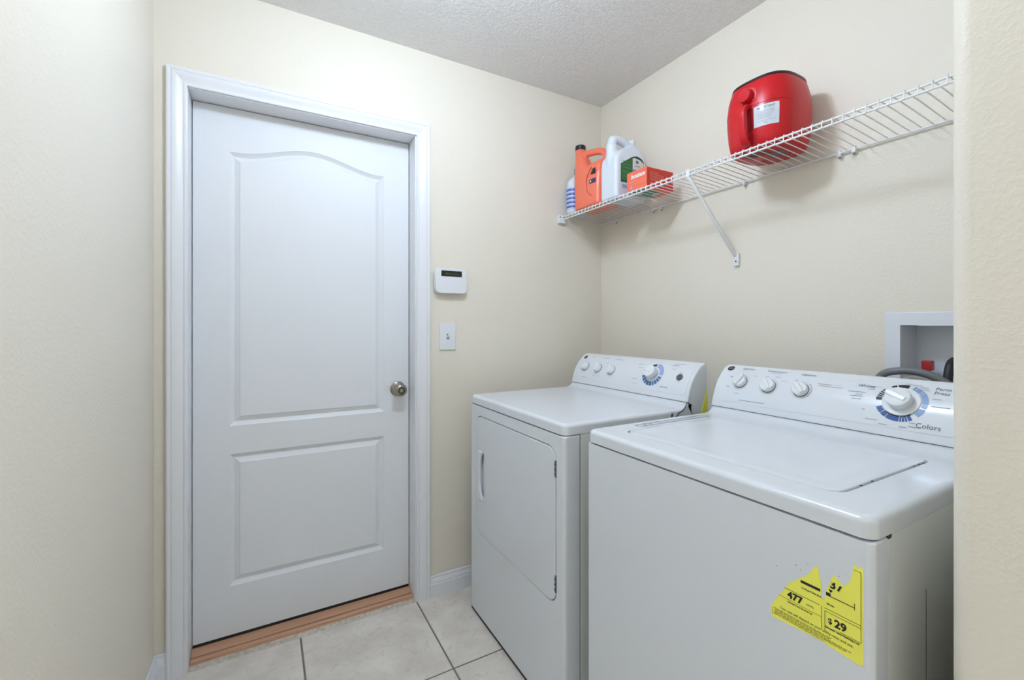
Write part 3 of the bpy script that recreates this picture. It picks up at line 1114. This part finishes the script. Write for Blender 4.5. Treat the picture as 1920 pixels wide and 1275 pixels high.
for i, (x0, x1, z) in enumerate(((1.4510, 1.5450, 0.7115), (1.4530, 1.5420, 0.7090), (1.4530, 1.5730, 0.7062), (1.4530, 1.5660, 0.7037), (1.4510, 1.5350, 0.7010))):
    x = x0
    while x < x1:
        l = random.uniform(0.003, 0.008)
        bar(bm, x, min(x1, x + l), z - 0.0005, z + 0.0005)
        x += l + 0.0011
part('fine_print', bm, 'olive_ink', el, 0)['kind'] = 'stuff'
bm = B()
for x, z, r in ((1.4560, 0.789, 0.0011), (1.4900, 0.8060, 0.0012), (1.4975, 0.8010, 0.0010), (1.5090, 0.8170, 0.0008), (1.5560, 0.8190, 0.0009), (1.5660, 0.8270, 0.0007), (1.5795, 0.8500, 0.0008), (1.5160, 0.8230, 0.0007)):
    flat(bm, [(x + r * math.cos(k * math.pi / 3), z + r * 0.8 * math.sin(k * math.pi / 3)) for k in range(6)], em)
part('glue_specks', bm, 'grey_ink', ws, 0)['kind'] = 'stuff'
# washer side: dark line for the rib's shading, black wedge for the shaded corner gap
bm = B()
tube(bm, [(-0.645, WY1 + 0.0018, 0.765), (-0.645, WY1 + 0.0016, 0.73), (-0.645, WY1 + 0.0016, 0.08)], 0.0008, 6)
part('crease_shade', bm, 'grey_line', ws)
bm = B()
prism(bm, [(-0.796, CAPB - 0.0005), (-0.782, CAPB - 0.0005), (-0.784, CAPB - 0.006), (-0.794, CAPB - 0.006)], lambda a, b, t: (a, t, b), WY1 + 0.004, WY1 - 0.0006)
part('corner_gap_shade', bm, 'black', ws, 0)

# ================================================================== WALL ITEMS
# alarm keypad
kp = thing('alarm_keypad', 'white alarm keypad with dark display beside the door casing', 'keypad', (-0.905, -0.012, 1.37))
kx, kz, kw, kh = -0.9065, 1.4275, 0.157, 0.117


def kl(i, y, r=0.024):
    return [(kx + a, y, kz + q) for a, q in rr(kw - 2 * i, kh - 2 * i, r - min(i, 0.015), 6)]


bm = B()
loft(bm, [kl(0.008, 0), kl(0.006, -0.006), kl(0.001, -0.010), kl(0, -0.014), kl(0.0006, -0.021), kl(0.003, -0.0245), kl(0.006, -0.0255)])
part('body', bm, 'plastic', kp)
bm = B()
fl = [(kx - 0.076, 1.4385), (kx + 0.076, 1.4385), (kx + 0.0755, 1.405)] + [(kx + 0.0755 - 0.022 * (1 - math.cos(a)), 1.393 - 0.022 * math.sin(a)) for a in [math.pi / 2 * k / 6 for k in range(7)]] + [(kx - 0.0755 + 0.022 * (1 - math.cos(a)), 1.393 - 0.022 * math.sin(a)) for a in [math.pi / 2 * (6 - k) / 6 for k in range(7)]] + [(kx - 0.0755, 1.405)]
loft(bm, [[(a, -0.0245, z) for a, z in fl], [(a, -0.0285, z) for a, z in fl], [(kx + (a - kx) * 0.985, -0.030, 1.4045 + (z - 1.4045) * 0.97) for a, z in fl]])
part('flap', bm, 'plastic', kp, 30)
bm = B()
box(bm, -0.954, -0.8545, -0.0265, -0.02, 1.4475, 1.4735)
ds = part('display', bm, 'lcd', kp, 0, 'dark display window')
bm = B()
for k in range(9):
    x = -0.934 + k * 0.0078
    box(bm, x, x + 0.005, -0.0268, -0.0262, 1.456, 1.464)
part('display_characters', bm, 'lcd_seg', ds, 0)

# light switch
sw = thing('light_switch', 'white toggle light switch below the alarm keypad', 'switch', (-0.9158, -0.002, 1.1113))
bm = B()


def sl(i, y):
    return [(-0.9158 + a, y, 1.1743 + q) for a, q in rr(0.0795 - 2 * i, 0.1255 - 2 * i, 0.003, 3)]


loft(bm, [sl(0, 0), sl(0, -0.003), sl(0.0015, -0.0055), sl(0.004, -0.0065)])
pl_ = part('plate', bm, 'plastic', sw)
bm = B()
loft(bm, [[(-0.9158 + a, -0.006, 1.1743 + q) for a, q in rr(0.011, 0.025, 0.001, 2)], [(-0.9158 + a, -0.0072, 1.1743 + q) for a, q in rr(0.010, 0.024, 0.001, 2)]])
part('toggle_slot', bm, 'grey_ink', pl_)
bm = B()
loft(bm, [[(-0.9158 + a, -0.006, 1.1723 + q) for a, q in rr(0.0095, 0.013, 0.002, 3)], [(-0.9158 + a, -0.020, 1.1800 + q) for a, q in rr(0.008, 0.009, 0.002, 3)], [(-0.9158 + a, -0.0215, 1.1805 + q) for a, q in rr(0.006, 0.007, 0.002, 3)]])
part('toggle', bm, 'plastic', sw)
for z in (1.1743 + 0.030, 1.1743 - 0.030):
    bm = B()
    lathe(bm, [(0, 0), (0.0032, 0), (0.0028, 0.0012), (0, 0.0014)], (-0.9158, -0.0065, z), (0, -1, 0), 12)
    part('screw', bm, 'trim', sw)

# washer outlet box
ob = thing('washer_outlet_box', 'recessed white washer outlet box in the wall behind the washer', 'outlet box', (0.0, (BY0 + BY1) / 2, 1.02))
bm = B()


def oq(i, x):
    cy, cz = (BY0 + BY1) / 2, (BZ0 + BZ1) / 2
    w_, h_ = BY1 - BY0 + 2 * i, BZ1 - BZ0 + 2 * i
    return [(x, cy + a, cz + q) for a, q in rr(w_, h_, 0.002, 2)]


loft(bm, [oq(0.0385, -0.0003), oq(0.0385, -0.005), oq(0.036, -0.007), oq(0.0005, -0.007), oq(0, -0.006), oq(0, 0.0)], False, False)
part('frame', bm, 'boxwhite', ob, 25)
bm = B()
loft(bm, [oq(-0.0004, -0.004), oq(-0.0008, 0.104)], False, True)
part('recess', bm, 'boxwhite', ob, 25)
for y in (-1.383, -1.485):
    bm = B()
    lathe(bm, [(0, 0), (0.011, 0), (0.011, 0.012), (0.008, 0.014), (0.008, 0.034), (0, 0.034)], (0.055, y, BZ0), (0, 0, 1), 16)
    vb = part('valve_body', bm, 'brass', ob)
    bm = B()
    box(bm, 0.043, 0.067, y - 0.0125, y + 0.0125, BZ0 + 0.036, BZ0 + 0.066, 0.004, 2)
    lathe(bm, [(0, 0.030), (0.007, 0.030), (0.007, 0.038), (0, 0.038)], (0.055, y, BZ0), (0, 0, 1), 12)
    part('valve_handle', bm, 'valve_red' if y > -1.4 else 'blue_dark', vb)

hs = thing('water_hose', 'grey rubber hose looped behind the washer console', 'hose', (-0.07, -1.39, 1.0))
bm = B()
tube(bm, smooth_path([(-0.08, -1.285, 0.90), (-0.08, -1.295, 1.02), (-0.078, -1.322, 1.079), (-0.074, -1.365, 1.0955), (-0.070, -1.405, 1.0945), (-0.066, -1.445, 1.079), (-0.064, -1.480, 1.045), (-0.064, -1.50, 0.98), (-0.064, -1.505, 0.90)], 8), 0.0105, 12)
part('hose_tube', bm, 'hose_grey', hs, 60)
hs = thing('water_hose', 'black rubber hose hanging from the outlet box behind the washer', 'hose', (-0.03, -1.45, 1.0))
bm = B()
tube(bm, smooth_path([(0.045, -1.452, 1.105), (0.030, -1.4515, 1.125), (-0.002, -1.4505, 1.120), (-0.022, -1.450, 1.09), (-0.03, -1.45, 1.03), (-0.035, -1.45, 0.9)], 8), 0.0105, 12)
part('hose_tube', bm, 'hose_black', hs, 60)
hs = thing('water_hose', 'cream coiled hose end showing under the grey hose loop', 'hose', (-0.05, -1.39, 1.0))
bm = B()
tube(bm, smooth_path([(-0.05, -1.335, 0.92), (-0.05, -1.345, 1.02), (-0.046, -1.365, 1.064), (-0.042, -1.395, 1.070), (-0.040, -1.425, 1.05), (-0.04, -1.44, 0.98), (-0.04, -1.44, 0.92)], 8), 0.010, 12)
part('hose_tube', bm, 'wire', hs, 60)

# ================================================================== WIRE SHELF
SX, ZT, ZL, ZBk = -0.271, 1.8035, 1.7835, 1.7905
WR = 0.0022
sf = thing('wire_shelf', 'white ventilated wire shelf with diagonal brace on the right wall', 'shelf', (0, -0.84, ZL))
for nm, x, z, r in (('front_rail', SX, ZT - 0.005, 0.0032), ('front_rail', SX - 0.001, ZL, 0.0032), ('back_rail', -0.012, ZBk - 0.004, 0.0034), ('middle_rail', -0.14, 1.7935, 0.0026)):
    if nm == 'middle_rail':
        continue
    bm = B()
    tube(bm, [(x, -0.004, z), (x, -1.674, z)], r, 8)
    part(nm, bm, 'wire', sf, 60)
bm = B()
y = -0.0165
tube(bm, [(-0.008, y, ZBk), (-0.09, y, ZBk + 0.0045), (-0.18, y, ZT - 0.0035), (SX + 0.006, y, ZT - 0.0008), (SX, y, ZT + 0.0005), (SX - 0.0042, y, ZT - 0.003), (SX - 0.0045, y, ZL - 0.002)], 0.0017, 6)
w0 = part('deck_wire', bm, 'wire', sf, 60)
k = 1
while y - k * 0.0264 > -1.672:
    share(w0, sf, (0, -k * 0.0264, 0))
    k += 1
# end bracket on the back wall
bm = B()
box(bm, SX - 0.030, SX + 0.010, -0.021, -0.001, ZL - 0.020, ZT + 0.002, 0.003, 2)
eb = part('end_bracket', bm, 'plastic', sf)
for xx, yy in ((SX - 0.024, -0.0205), (SX - 0.002, -0.0205)):
    bm = B()
    lathe(bm, [(0, 0), (0.004, 0), (0.0034, 0.0015), (0, 0.002)], (xx, yy, ZT - 0.010), (0, -1, 0), 10)
    part('screw', bm, 'steel', eb)
# diagonal brace
bm = B()
a, b_ = Vector((SX - 0.002, -0.806, ZL - 0.004)), Vector((-0.014, -0.816, 1.507))
mid = (a + b_) / 2
tube(bm, [a + Vector((0, 0, 0.012)), a, b_, b_ + Vector((0.006, 0, -0.006))], [0.0062, 0.0068, 0.0068, 0.006], 10)
brc = part('brace', bm, 'wire', sf, 60)
bm = B()
box(bm, -0.012, -0.0003, -0.8305, -0.8085, 1.461, 1.512, 0.003, 2)
part('brace_foot', bm, 'plastic', brc)
bm = B()
lathe(bm, [(0, 0), (0.0038, 0), (0.003, 0.0015), (0, 0.002)], (-0.012, -0.8195, 1.480), (-1, 0, 0), 12)
part('screw', bm, 'steel', brc)
bm = B()
box(bm, SX - 0.006, SX + 0.004, -0.812, -0.794, ZT - 0.0095, ZT + 0.0025, 0.002, 1)
box(bm, SX - 0.0075, SX + 0.004, -0.813, -0.797, ZL - 0.007, ZT - 0.004, 0.002, 1)
part('brace_hook', bm, 'wire', brc)
for y in (-0.1357, -0.3909, -0.4402, -0.8554, -1.1829, -1.2234, -1.5):
    bm = B()
    box(bm, -0.016, -0.0005, y - 0.006, y + 0.006, ZBk - 0.016, ZBk + 0.004, 0.0025, 2)
    cl = part('wall_clip', bm, 'plastic', sf)
    bm = B()
    lathe(bm, [(0, 0), (0.003, 0), (0.003, 0.006), (0, 0.006)], (-0.010, y, ZBk - 0.022), (0, 0, 1), 8)
    part('clip_pin', bm, 'nickel', cl)

# ================================================================== THINGS ON THE SHELF
ZS = ZT + 0.0024


def skin(o, vox, it=6):
    m1 = o.modifiers.new('remesh', 'REMESH')
    m1.mode = 'VOXEL'
    m1.voxel_size = vox
    m1.use_smooth_shade = True
    m2 = o.modifiers.new('smooth', 'SMOOTH')
    m2.iterations = it
    m2.factor = 0.5


def stack(bm, rows, n=5):
    """rows: (cx, cy, z, wx, wy, r)"""
    loft(bm, [[(cx + a, cy + q, z) for a, q in rr(wx, wy, min(r, wx / 2 - 0.001, wy / 2 - 0.001), n)] for cx, cy, z, wx, wy, r in rows])
    return bm


# blue and white bottle
t = thing('detergent_bottle', 'white bottle with blue striped label in the shelf corner', 'bottle', (-0.205, -0.052, ZS))
bm = B()
stack(bm, [(-0.205, -0.052, ZS + h, a, q, 0.03) for h, a, q in ((0, 0.115, 0.052), (0.004, 0.124, 0.060), (0.012, 0.128, 0.064), (0.14, 0.128, 0.064), (0.165, 0.122, 0.060), (0.185, 0.10, 0.052), (0.198, 0.06, 0.042), (0.203, 0.034, 0.034), (0.222, 0.032, 0.032))])
part('bottle', bm, 'jugw', t, 50)
bm = B()
stack(bm, [(-0.205, -0.052, ZS + h, 0.1292, 0.0652, 0.0306) for h in (0.022, 0.136)])
part('label', bm, 'stripes', t, 50)
bm = B()
lathe(bm, [(0, 0.216), (0.019, 0.216), (0.018, 0.245), (0, 0.246)], (-0.205, -0.052, ZS), (0, 0, 1), 20)
part('cap', bm, 'blue_dark', t)

# orange jug
OXc, OYc = -0.1985, -0.197
t = thing('detergent_jug', 'orange detergent jug with dark cap and looped handle', 'jug', (OXc, OYc, ZS))
bm = B()
stack(bm, [(OXc + dx, OYc, ZS + h, a, q, r) for h, a, q, dx, r in ((0, 0.142, 0.182, 0, 0.03), (0.006, 0.153, 0.194, 0, 0.034), (0.09, 0.156, 0.197, 0.0, 0.036), (0.155, 0.150, 0.196, 0.001, 0.036), (0.192, 0.130, 0.188, 0.0, 0.034), (0.214, 0.092, 0.174, -0.004, 0.026), (0.224, 0.05, 0.158, -0.008, 0.014))])
stack(bm, [(x, y, ZS + h, a, a * 1.04, 0.03) for h, a, x, y in ((0.08, 0.105, -0.222, -0.153), (0.17, 0.094, -0.229, -0.147), (0.23, 0.078, -0.234, -0.138), (0.28, 0.060, -0.238, -0.127), (0.305, 0.050, -0.240, -0.120), (0.318, 0.049, -0.240, -0.120))])
tube(bm, smooth_path([(-0.238, -0.13, ZS + 0.281), (-0.232, -0.17, ZS + 0.281), (-0.222, -0.225, ZS + 0.275), (-0.214, -0.262, ZS + 0.264), (-0.209, -0.279, ZS + 0.240), (-0.206, -0.281, ZS + 0.21), (-0.202, -0.276, ZS + 0.17)], 5), 0.0165, 14)
o = part('jug', bm, 'orange', t, 60)
skin(o, 0.003, 6)
bm = B()
lathe(bm, [(0, 0.310), (0.0262, 0.310), (0.0262, 0.331), (0.024, 0.334), (0, 0.334)], (-0.240, -0.120, ZS), (0, 0, 1), 28)
part('cap', bm, 'capdark', t, 35, 'dark screw cap')
lf = OXc - 0.0782
cyl, czl = -0.272, ZS + 0.112
bm = B()
tube(bm, [(lf + 0.0008 + 0.10 * max(0, -0.262 - y), y, czl + 0.072 * math.sin(math.radians(d))) for d in range(-72, 73, 6) for y in [cyl + 0.062 * math.cos(math.radians(d))]], 0.0018, 6)
part('label_rim', bm, 'orange_dark', t, 60)
bm = B()
box(bm, lf - 0.0006, lf + 0.001, -0.278, -0.236, czl - 0.008, czl + 0.012)
lb = part('label', bm, 'navy', t, 0)
bm = B()
prism(bm, [(-0.244, czl + 0.036), (-0.278, czl + 0.036), (-0.278, czl + 0.060), (-0.262, czl + 0.060)], lambda a, b, tt: (tt, a, b), lf - 0.0006, lf + 0.001)
part('label_print', bm, 'capdark', lb, 0)
bm = B()
box(bm, lf - 0.0009, lf - 0.0005, -0.249, -0.243, czl - 0.003, czl + 0.006)
part('label_mark', bm, 'white_ink', lb, 0)

# white jug
WXc, WYc = -0.172, -0.3565
t = thing('liquid_jug', 'white plastic jug with green label and built-in handle', 'jug', (WXc, WYc, ZS))
bm = B()
stack(bm, [(WXc + dx, WYc, ZS + h, a, q, r) for h, a, q, dx, r in ((0, 0.180, 0.100, 0, 0.016), (0.006, 0.190, 0.111, 0, 0.018), (0.15, 0.190, 0.113, 0, 0.018), (0.19, 0.186, 0.110, 0.002, 0.020), (0.214, 0.168, 0.096, 0.010, 0.022), (0.236, 0.130, 0.074, 0.024, 0.022), (0.256, 0.07, 0.052, 0.042, 0.02), (0.276, 0.044, 0.044, 0.047, 0.018))])
tube(bm, smooth_path([(-0.240, WYc, ZS + 0.16), (-0.243, WYc, ZS + 0.21), (-0.243, WYc, ZS + 0.255), (-0.232, WYc, ZS + 0.284), (-0.195, WYc, ZS + 0.286), (-0.160, WYc, ZS + 0.277), (-0.128, WYc, ZS + 0.262)], 5), [0.028] * 5 + [0.026] * 5 + [0.022] * 5 + [0.0185] * 16, 14)
o = part('jug', bm, 'jugw', t, 60)
skin(o, 0.003, 4)
bm = B()
lathe(bm, [(0, 0.268), (0.022, 0.268), (0.022, 0.292), (0.019, 0.295), (0, 0.295)], (-0.125, WYc, ZS), (0, 0, 1), 24)
part('cap', bm, 'jugw', t, 35)
ly = WYc - 0.0560
gp = [(-0.2405, 1.878), (-0.170, 1.878), (-0.098, 1.878), (-0.098, 1.990), (-0.112, 2.003), (-0.140, 2.010), (-0.166, 2.004), (-0.2405, 1.960)]
bm = B()
prism(bm, gp, lambda a, b, tt: (a, tt, b), ly + 0.002, ly - 0.0006)
lb = part('label', bm, 'green_dark', t, 0, 'green and white label')
bm = B()
prism(bm, [(-0.2375, 1.886), (-0.172, 1.886), (-0.172, 1.996), (-0.2375, 1.957)], lambda a, b, tt: (a, tt, b), ly, ly - 0.0010)
part('label_green', bm, 'green', lb, 0)
bm = B()
prism(bm, [(-0.168, 1.880), (-0.100, 1.880), (-0.100, 1.982), (-0.120, 1.994), (-0.150, 1.999), (-0.168, 1.996)], lambda a, b, tt: (a, tt, b), ly, ly - 0.0010)
part('label_panel', bm, 'paper', lb, 0)
bm = B()
prism(bm, [(-0.166, 1.925), (-0.142, 1.925), (-0.142, 1.945), (-0.166, 1.945)], lambda a, b, tt: (a, tt, b), ly, ly - 0.0013)
prism(bm, [(-0.138, 1.930), (-0.112, 1.930), (-0.112, 1.943), (-0.138, 1.943)], lambda a, b, tt: (a, tt, b), ly, ly - 0.0013)
part('label_print', bm, 'blue_mid', lb, 0)
bm = B()
prism(bm, [(-0.140 + 0.009 * math.cos(k * math.pi / 6), 1.982 + 0.008 * math.sin(k * math.pi / 6)) for k in range(12)], lambda a, b, tt: (a, tt, b), ly, ly - 0.0013)
prism(bm, [(-0.154, 1.961), (-0.122, 1.961), (-0.122, 1.964), (-0.154, 1.964)], lambda a, b, tt: (a, tt, b), ly, ly - 0.0013)
part('label_mark', bm, 'grey_ink', lb, 0)
bm = B()
for z, l in ((1.975, 0.03), (1.960, 0.045), (1.945, 0.05), (1.925, 0.04), (1.905, 0.048)):
    prism(bm, [(-0.228, z), (-0.228 + l, z), (-0.228 + l, z + 0.0015), (-0.228, z + 0.0015)], lambda a, b, tt: (a, tt, b), ly, ly - 0.0013)
part('label_fine_print', bm, mat('pale_green_print', (0.12, 0.36, 0.13), 0.5), lb, 0)
bm = B()
prism(bm, [(-0.232, 1.852), (-0.20, 1.852), (-0.20, 1.868), (-0.232, 1.868)], lambda a, b, tt: (a, tt, b), ly + 0.002, ly - 0.0006)
part('label_mark', bm, 'lilac', t, 0)

# dryer sheet box
bx0, bx1, by0, by1, bz1 = -0.252, -0.090, -0.578, -0.464, ZS + 0.088
t = thing('dryer_sheet_box', 'coral red cardboard box of dryer sheets beside the white jug', 'box', ((bx0 + bx1) / 2, (by0 + by1) / 2, ZS))
bm = B()
box(bm, bx0, bx1, by0, by1, ZS, bz1, 0.0012, 1)
bd = part('carton', bm, 'box', t, 0)
bm = B()
box(bm, bx0 + 0.004, bx1 - 0.002, by0 - 0.0004, by0 + 0.001, ZS + 0.002, bz1 - 0.003)
sp_ = part('side_panel', bm, 'boxred', bd, 0)
bm = B()
for z, l in ((0.066, 0.05), (0.058, 0.08), (0.050, 0.085), (0.042, 0.08), (0.034, 0.06), (0.022, 0.05)):
    box(bm, bx0 + 0.02, bx0 + 0.02 + l, by0 - 0.0006, by0, ZS + z, ZS + z + 0.0018)
part('fine_print', bm, 'boxline', sp_, 0)['kind'] = 'stuff'
bm = B()
put_text(bm, 'bounce', 0.027, lambda a, b: (bx0 - 0.0006, -0.530 - a, ZS + 0.064 + b), fat=0.0009, shear=0.12)
part('lettering', bm, 'white_ink', bd, 0, 'white brand lettering')
bm = B()
for z, y0, l in ((0.044, -0.478, 0.05), (0.038, -0.480, 0.085), (0.030, -0.478, 0.09)):
    flat(bm, [(y0, z), (y0 - l, z), (y0 - l, z + 0.0022), (y0, z + 0.0022)], lambda a, b: (bx0 - 0.0006, a, ZS + b))
part('fine_print', bm, 'boxline', bd, 0)['kind'] = 'stuff'
bm = B()
flat(bm, [(-0.486, 0.012), (-0.498, 0.012), (-0.498, 0.024), (-0.486, 0.024)], lambda a, b: (bx0 - 0.0006, a, ZS + b))
part('print_mark', bm, 'lilac', bd, 0)
bm = B()
box(bm, bx0 + 0.004, bx1 - 0.03, by0 + 0.03, by1 - 0.004, ZS - 0.0005, ZS + 0.001)
part('base_print', bm, 'teal', bd, 0)
bm = B()
box(bm, bx1 - 0.06, bx1 - 0.035, by0 + 0.035, by0 + 0.07, ZS - 0.0008, ZS)
box(bm, bx0 + 0.03, bx0 + 0.06, by1 - 0.04, by1 - 0.01, ZS - 0.0008, ZS)
part('base_mark', bm, 'paper', bd, 0)

# air fryer
FXc, FYc = -0.146, -1.030
t = thing('air_fryer', 'red egg-shaped air fryer with dial and drawer handle', 'air fryer', (FXc, FYc, ZS))
FH = [(0.0, 0.095), (0.004, 0.102), (0.012, 0.108), (0.05, 0.115), (0.10, 0.119), (0.14, 0.1195), (0.18, 0.1155), (0.205, 0.1095), (0.220, 0.1045)]


def fr_r(h):
    for (h0, r0), (h1, r1) in zip(FH, FH[1:]):
        if h <= h1:
            f = (h - h0) / (h1 - h0)
            return r0 + f * (r1 - r0)
    return FH[-1][1]


def fr(th, h, off=0.0):
    """th = 0 faces the room (-X), positive toward -Y"""
    cx, sx = math.cos(th), math.sin(th)
    n = 2.9
    k = (abs(cx) ** n + abs(sx) ** n) ** (-1 / n)
    r = fr_r(h) * k + off
    return Vector((FXc - r * cx, FYc - r * sx * 0.945, ZS + h))


NT = 64
ths = [2 * math.pi * k / NT for k in range(NT)]
bm = B()
hs_ = [0.0, 0.004, 0.012, 0.03, 0.05, 0.075, 0.10, 0.12, 0.14, 0.16, 0.18, 0.195, 0.205, 0.2125, 0.220]
loft(bm, [[fr(a, h) for a in ths] for h in hs_])
body = part('body', bm, 'fryer', t, 50)
bm = B()
loft(bm, [[fr(a, 0.2195, -0.004) for a in ths], [fr(a, 0.220, 0.0010) for a in ths], [Vector((v.x, v.y, v.z + 0.0085)) for v in [fr(a, 0.22, -0.0006) for a in ths]], [Vector((v.x, v.y, v.z + 0.009)) for v in [fr(a, 0.22, -0.005) for a in ths]]])
part('rim', bm, 'black', t, 40, 'black seam under the lid')
bm = B()
loft(bm, [[Vector((FXc + (v.x - FXc) * s, FYc + (v.y - FYc) * s, ZS + h)) for v in [fr(a, 0.22, -0.003) for a in ths]] for s, h in ((1, 0.2285), (0.97, 0.2295), (0.9, 0.2305), (0.6, 0.232), (0.3, 0.2325), (0.1, 0.2325))])
part('lid', bm, 'fryer', t, 50)
# dial
hD, thD = 0.170, 0.0
od = fr(thD, hD, -0.002)
bm = B()
lathe(bm, [(0, 0), (0.031, 0), (0.031, 0.003), (0.028, 0.0042), (0, 0.0042)], od, (-1, 0, 0), 36)
dp = part('dial_plate', bm, 'fryer', t, 40)
bm = B()
lathe(bm, [(0, 0.004), (0.0225, 0.004), (0.0230, 0.006), (0.0222, 0.022), (0.020, 0.0245), (0, 0.025)], od, (-1, 0, 0), 36)
part('dial', bm, 'fryer', dp, 40)
bm = B()
for k in range(-6, 7):
    a = math.radians(k * 22)
    p = od + Vector((-0.0048, -0.0262 * math.sin(a), 0.0262 * math.cos(a)))
    box(bm, p.x - 0.0002, p.x + 0.0003, p.y - 0.0012, p.y + 0.0012, p.z - 0.0012, p.z + 0.0012)
part('dial_marks', bm, 'boxline', dp, 0)
# drawer seam
bm = B()
tube(bm, [fr(math.radians(a), 0.1335, 0.0) for a in range(-82, 66, 4)] + [fr(math.radians(65), h, 0.0) for h in (0.12, 0.08, 0.04, 0.012)], 0.0009, 6)
part('drawer_seam', bm, 'fryer_dark', t, 60)
# handle
bm = B()
hp = smooth_path([fr(0, 0.132, -0.004), fr(0, 0.129, 0.016), fr(0, 0.112, 0.029), fr(0, 0.075, 0.030), fr(0, 0.035, 0.028), fr(0, 0.018, 0.022), fr(0, 0.014, 0.010)], 5)
loops = []
for i, p in enumerate(hp):
    d = (hp[min(i + 1, len(hp) - 1)] - hp[max(i - 1, 0)]).normalized()
    s = Vector((0, 1, 0))
    u = d.cross(s).normalized()
    f = i / (len(hp) - 1)
    wy, wu = 0.031 - 0.005 * f, 0.017
    loops.append([p + s * a + u * q for a, q in rr(wy, wu, 0.006, 4)])
loft(bm, loops)
part('handle', bm, 'fryer', t, 50)
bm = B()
loft(bm, [[fr(math.radians(a), h, 0.0006) for a in range(-12, 20, 4)] for h in (0.014, 0.06, 0.10, 0.128)], False, False, closed=False)  # darker red patch painting the shadowed pocket behind the handle
part('handle_shade', bm, 'fryer_dark', t, 40)
# sticker
bm = B()


def stk(u, v, off):
    return fr(math.radians(11 + 34.5 * u), 0.058 + 0.066 * v, off)


loft(bm, [[stk(u / 10, v / 6, 0.0008) for u in range(11)] for v in range(7)], False, False, closed=False)
st = part('sticker', bm, 'sticker', t, 50, 'glossy white notice sticker')
bm = B()
put_text(bm, 'IMPORTANT', 0.125, lambda a, b: stk(0.5 + a, 0.86 + b * 1.15, 0.0012), fat=0.002)
part('lettering', bm, 'grey_ink', st, 0)
bm = B()
for z, a, b_ in ((0.70, 0.2, 0.8), (0.63, 0.18, 0.84), (0.55, 0.16, 0.82), (0.48, 0.2, 0.78), (0.41, 0.2, 0.7), (0.34, 0.16, 0.74), (0.22, 0.1, 0.9)):
    loft(bm, [[stk(a + (b_ - a) * k / 6, z, 0.0012) for k in range(7)], [stk(a + (b_ - a) * k / 6, z + 0.025, 0.0012) for k in range(7)]], False, False, closed=False)
loft(bm, [[stk(0.42 + 0.16 * k / 6, 0.09, 0.0012) for k in range(7)], [stk(0.42 + 0.16 * k / 6, 0.15, 0.0012) for k in range(7)]], False, False, closed=False)
part('fine_print', bm, 'soft_ink', st, 0)['kind'] = 'stuff'
# feet and rating plate
for a in (45, 135, 225, 315):
    p = fr(math.radians(a), 0.0, -0.045)
    bm = B()
    lathe(bm, [(0, -0.0006), (0.010, -0.0006), (0.010, 0.002), (0, 0.002)], p, (0, 0, 1), 12)
    part('foot', bm, 'fryer_dark', t)
bm = B()
box(bm, FXc - 0.01, FXc + 0.035, FYc - 0.05, FYc + 0.005, ZS - 0.0008, ZS + 0.001)
part('rating_plate', bm, 'grey_ink', t, 0)
for k in range(5):
    bm = B()
    box(bm, FXc - 0.07 + k * 0.012, FXc - 0.064 + k * 0.012, FYc - 0.02, FYc + 0.055, ZS - 0.0006, ZS + 0.001)
    part('vent_slot', bm, 'black', t, 0)
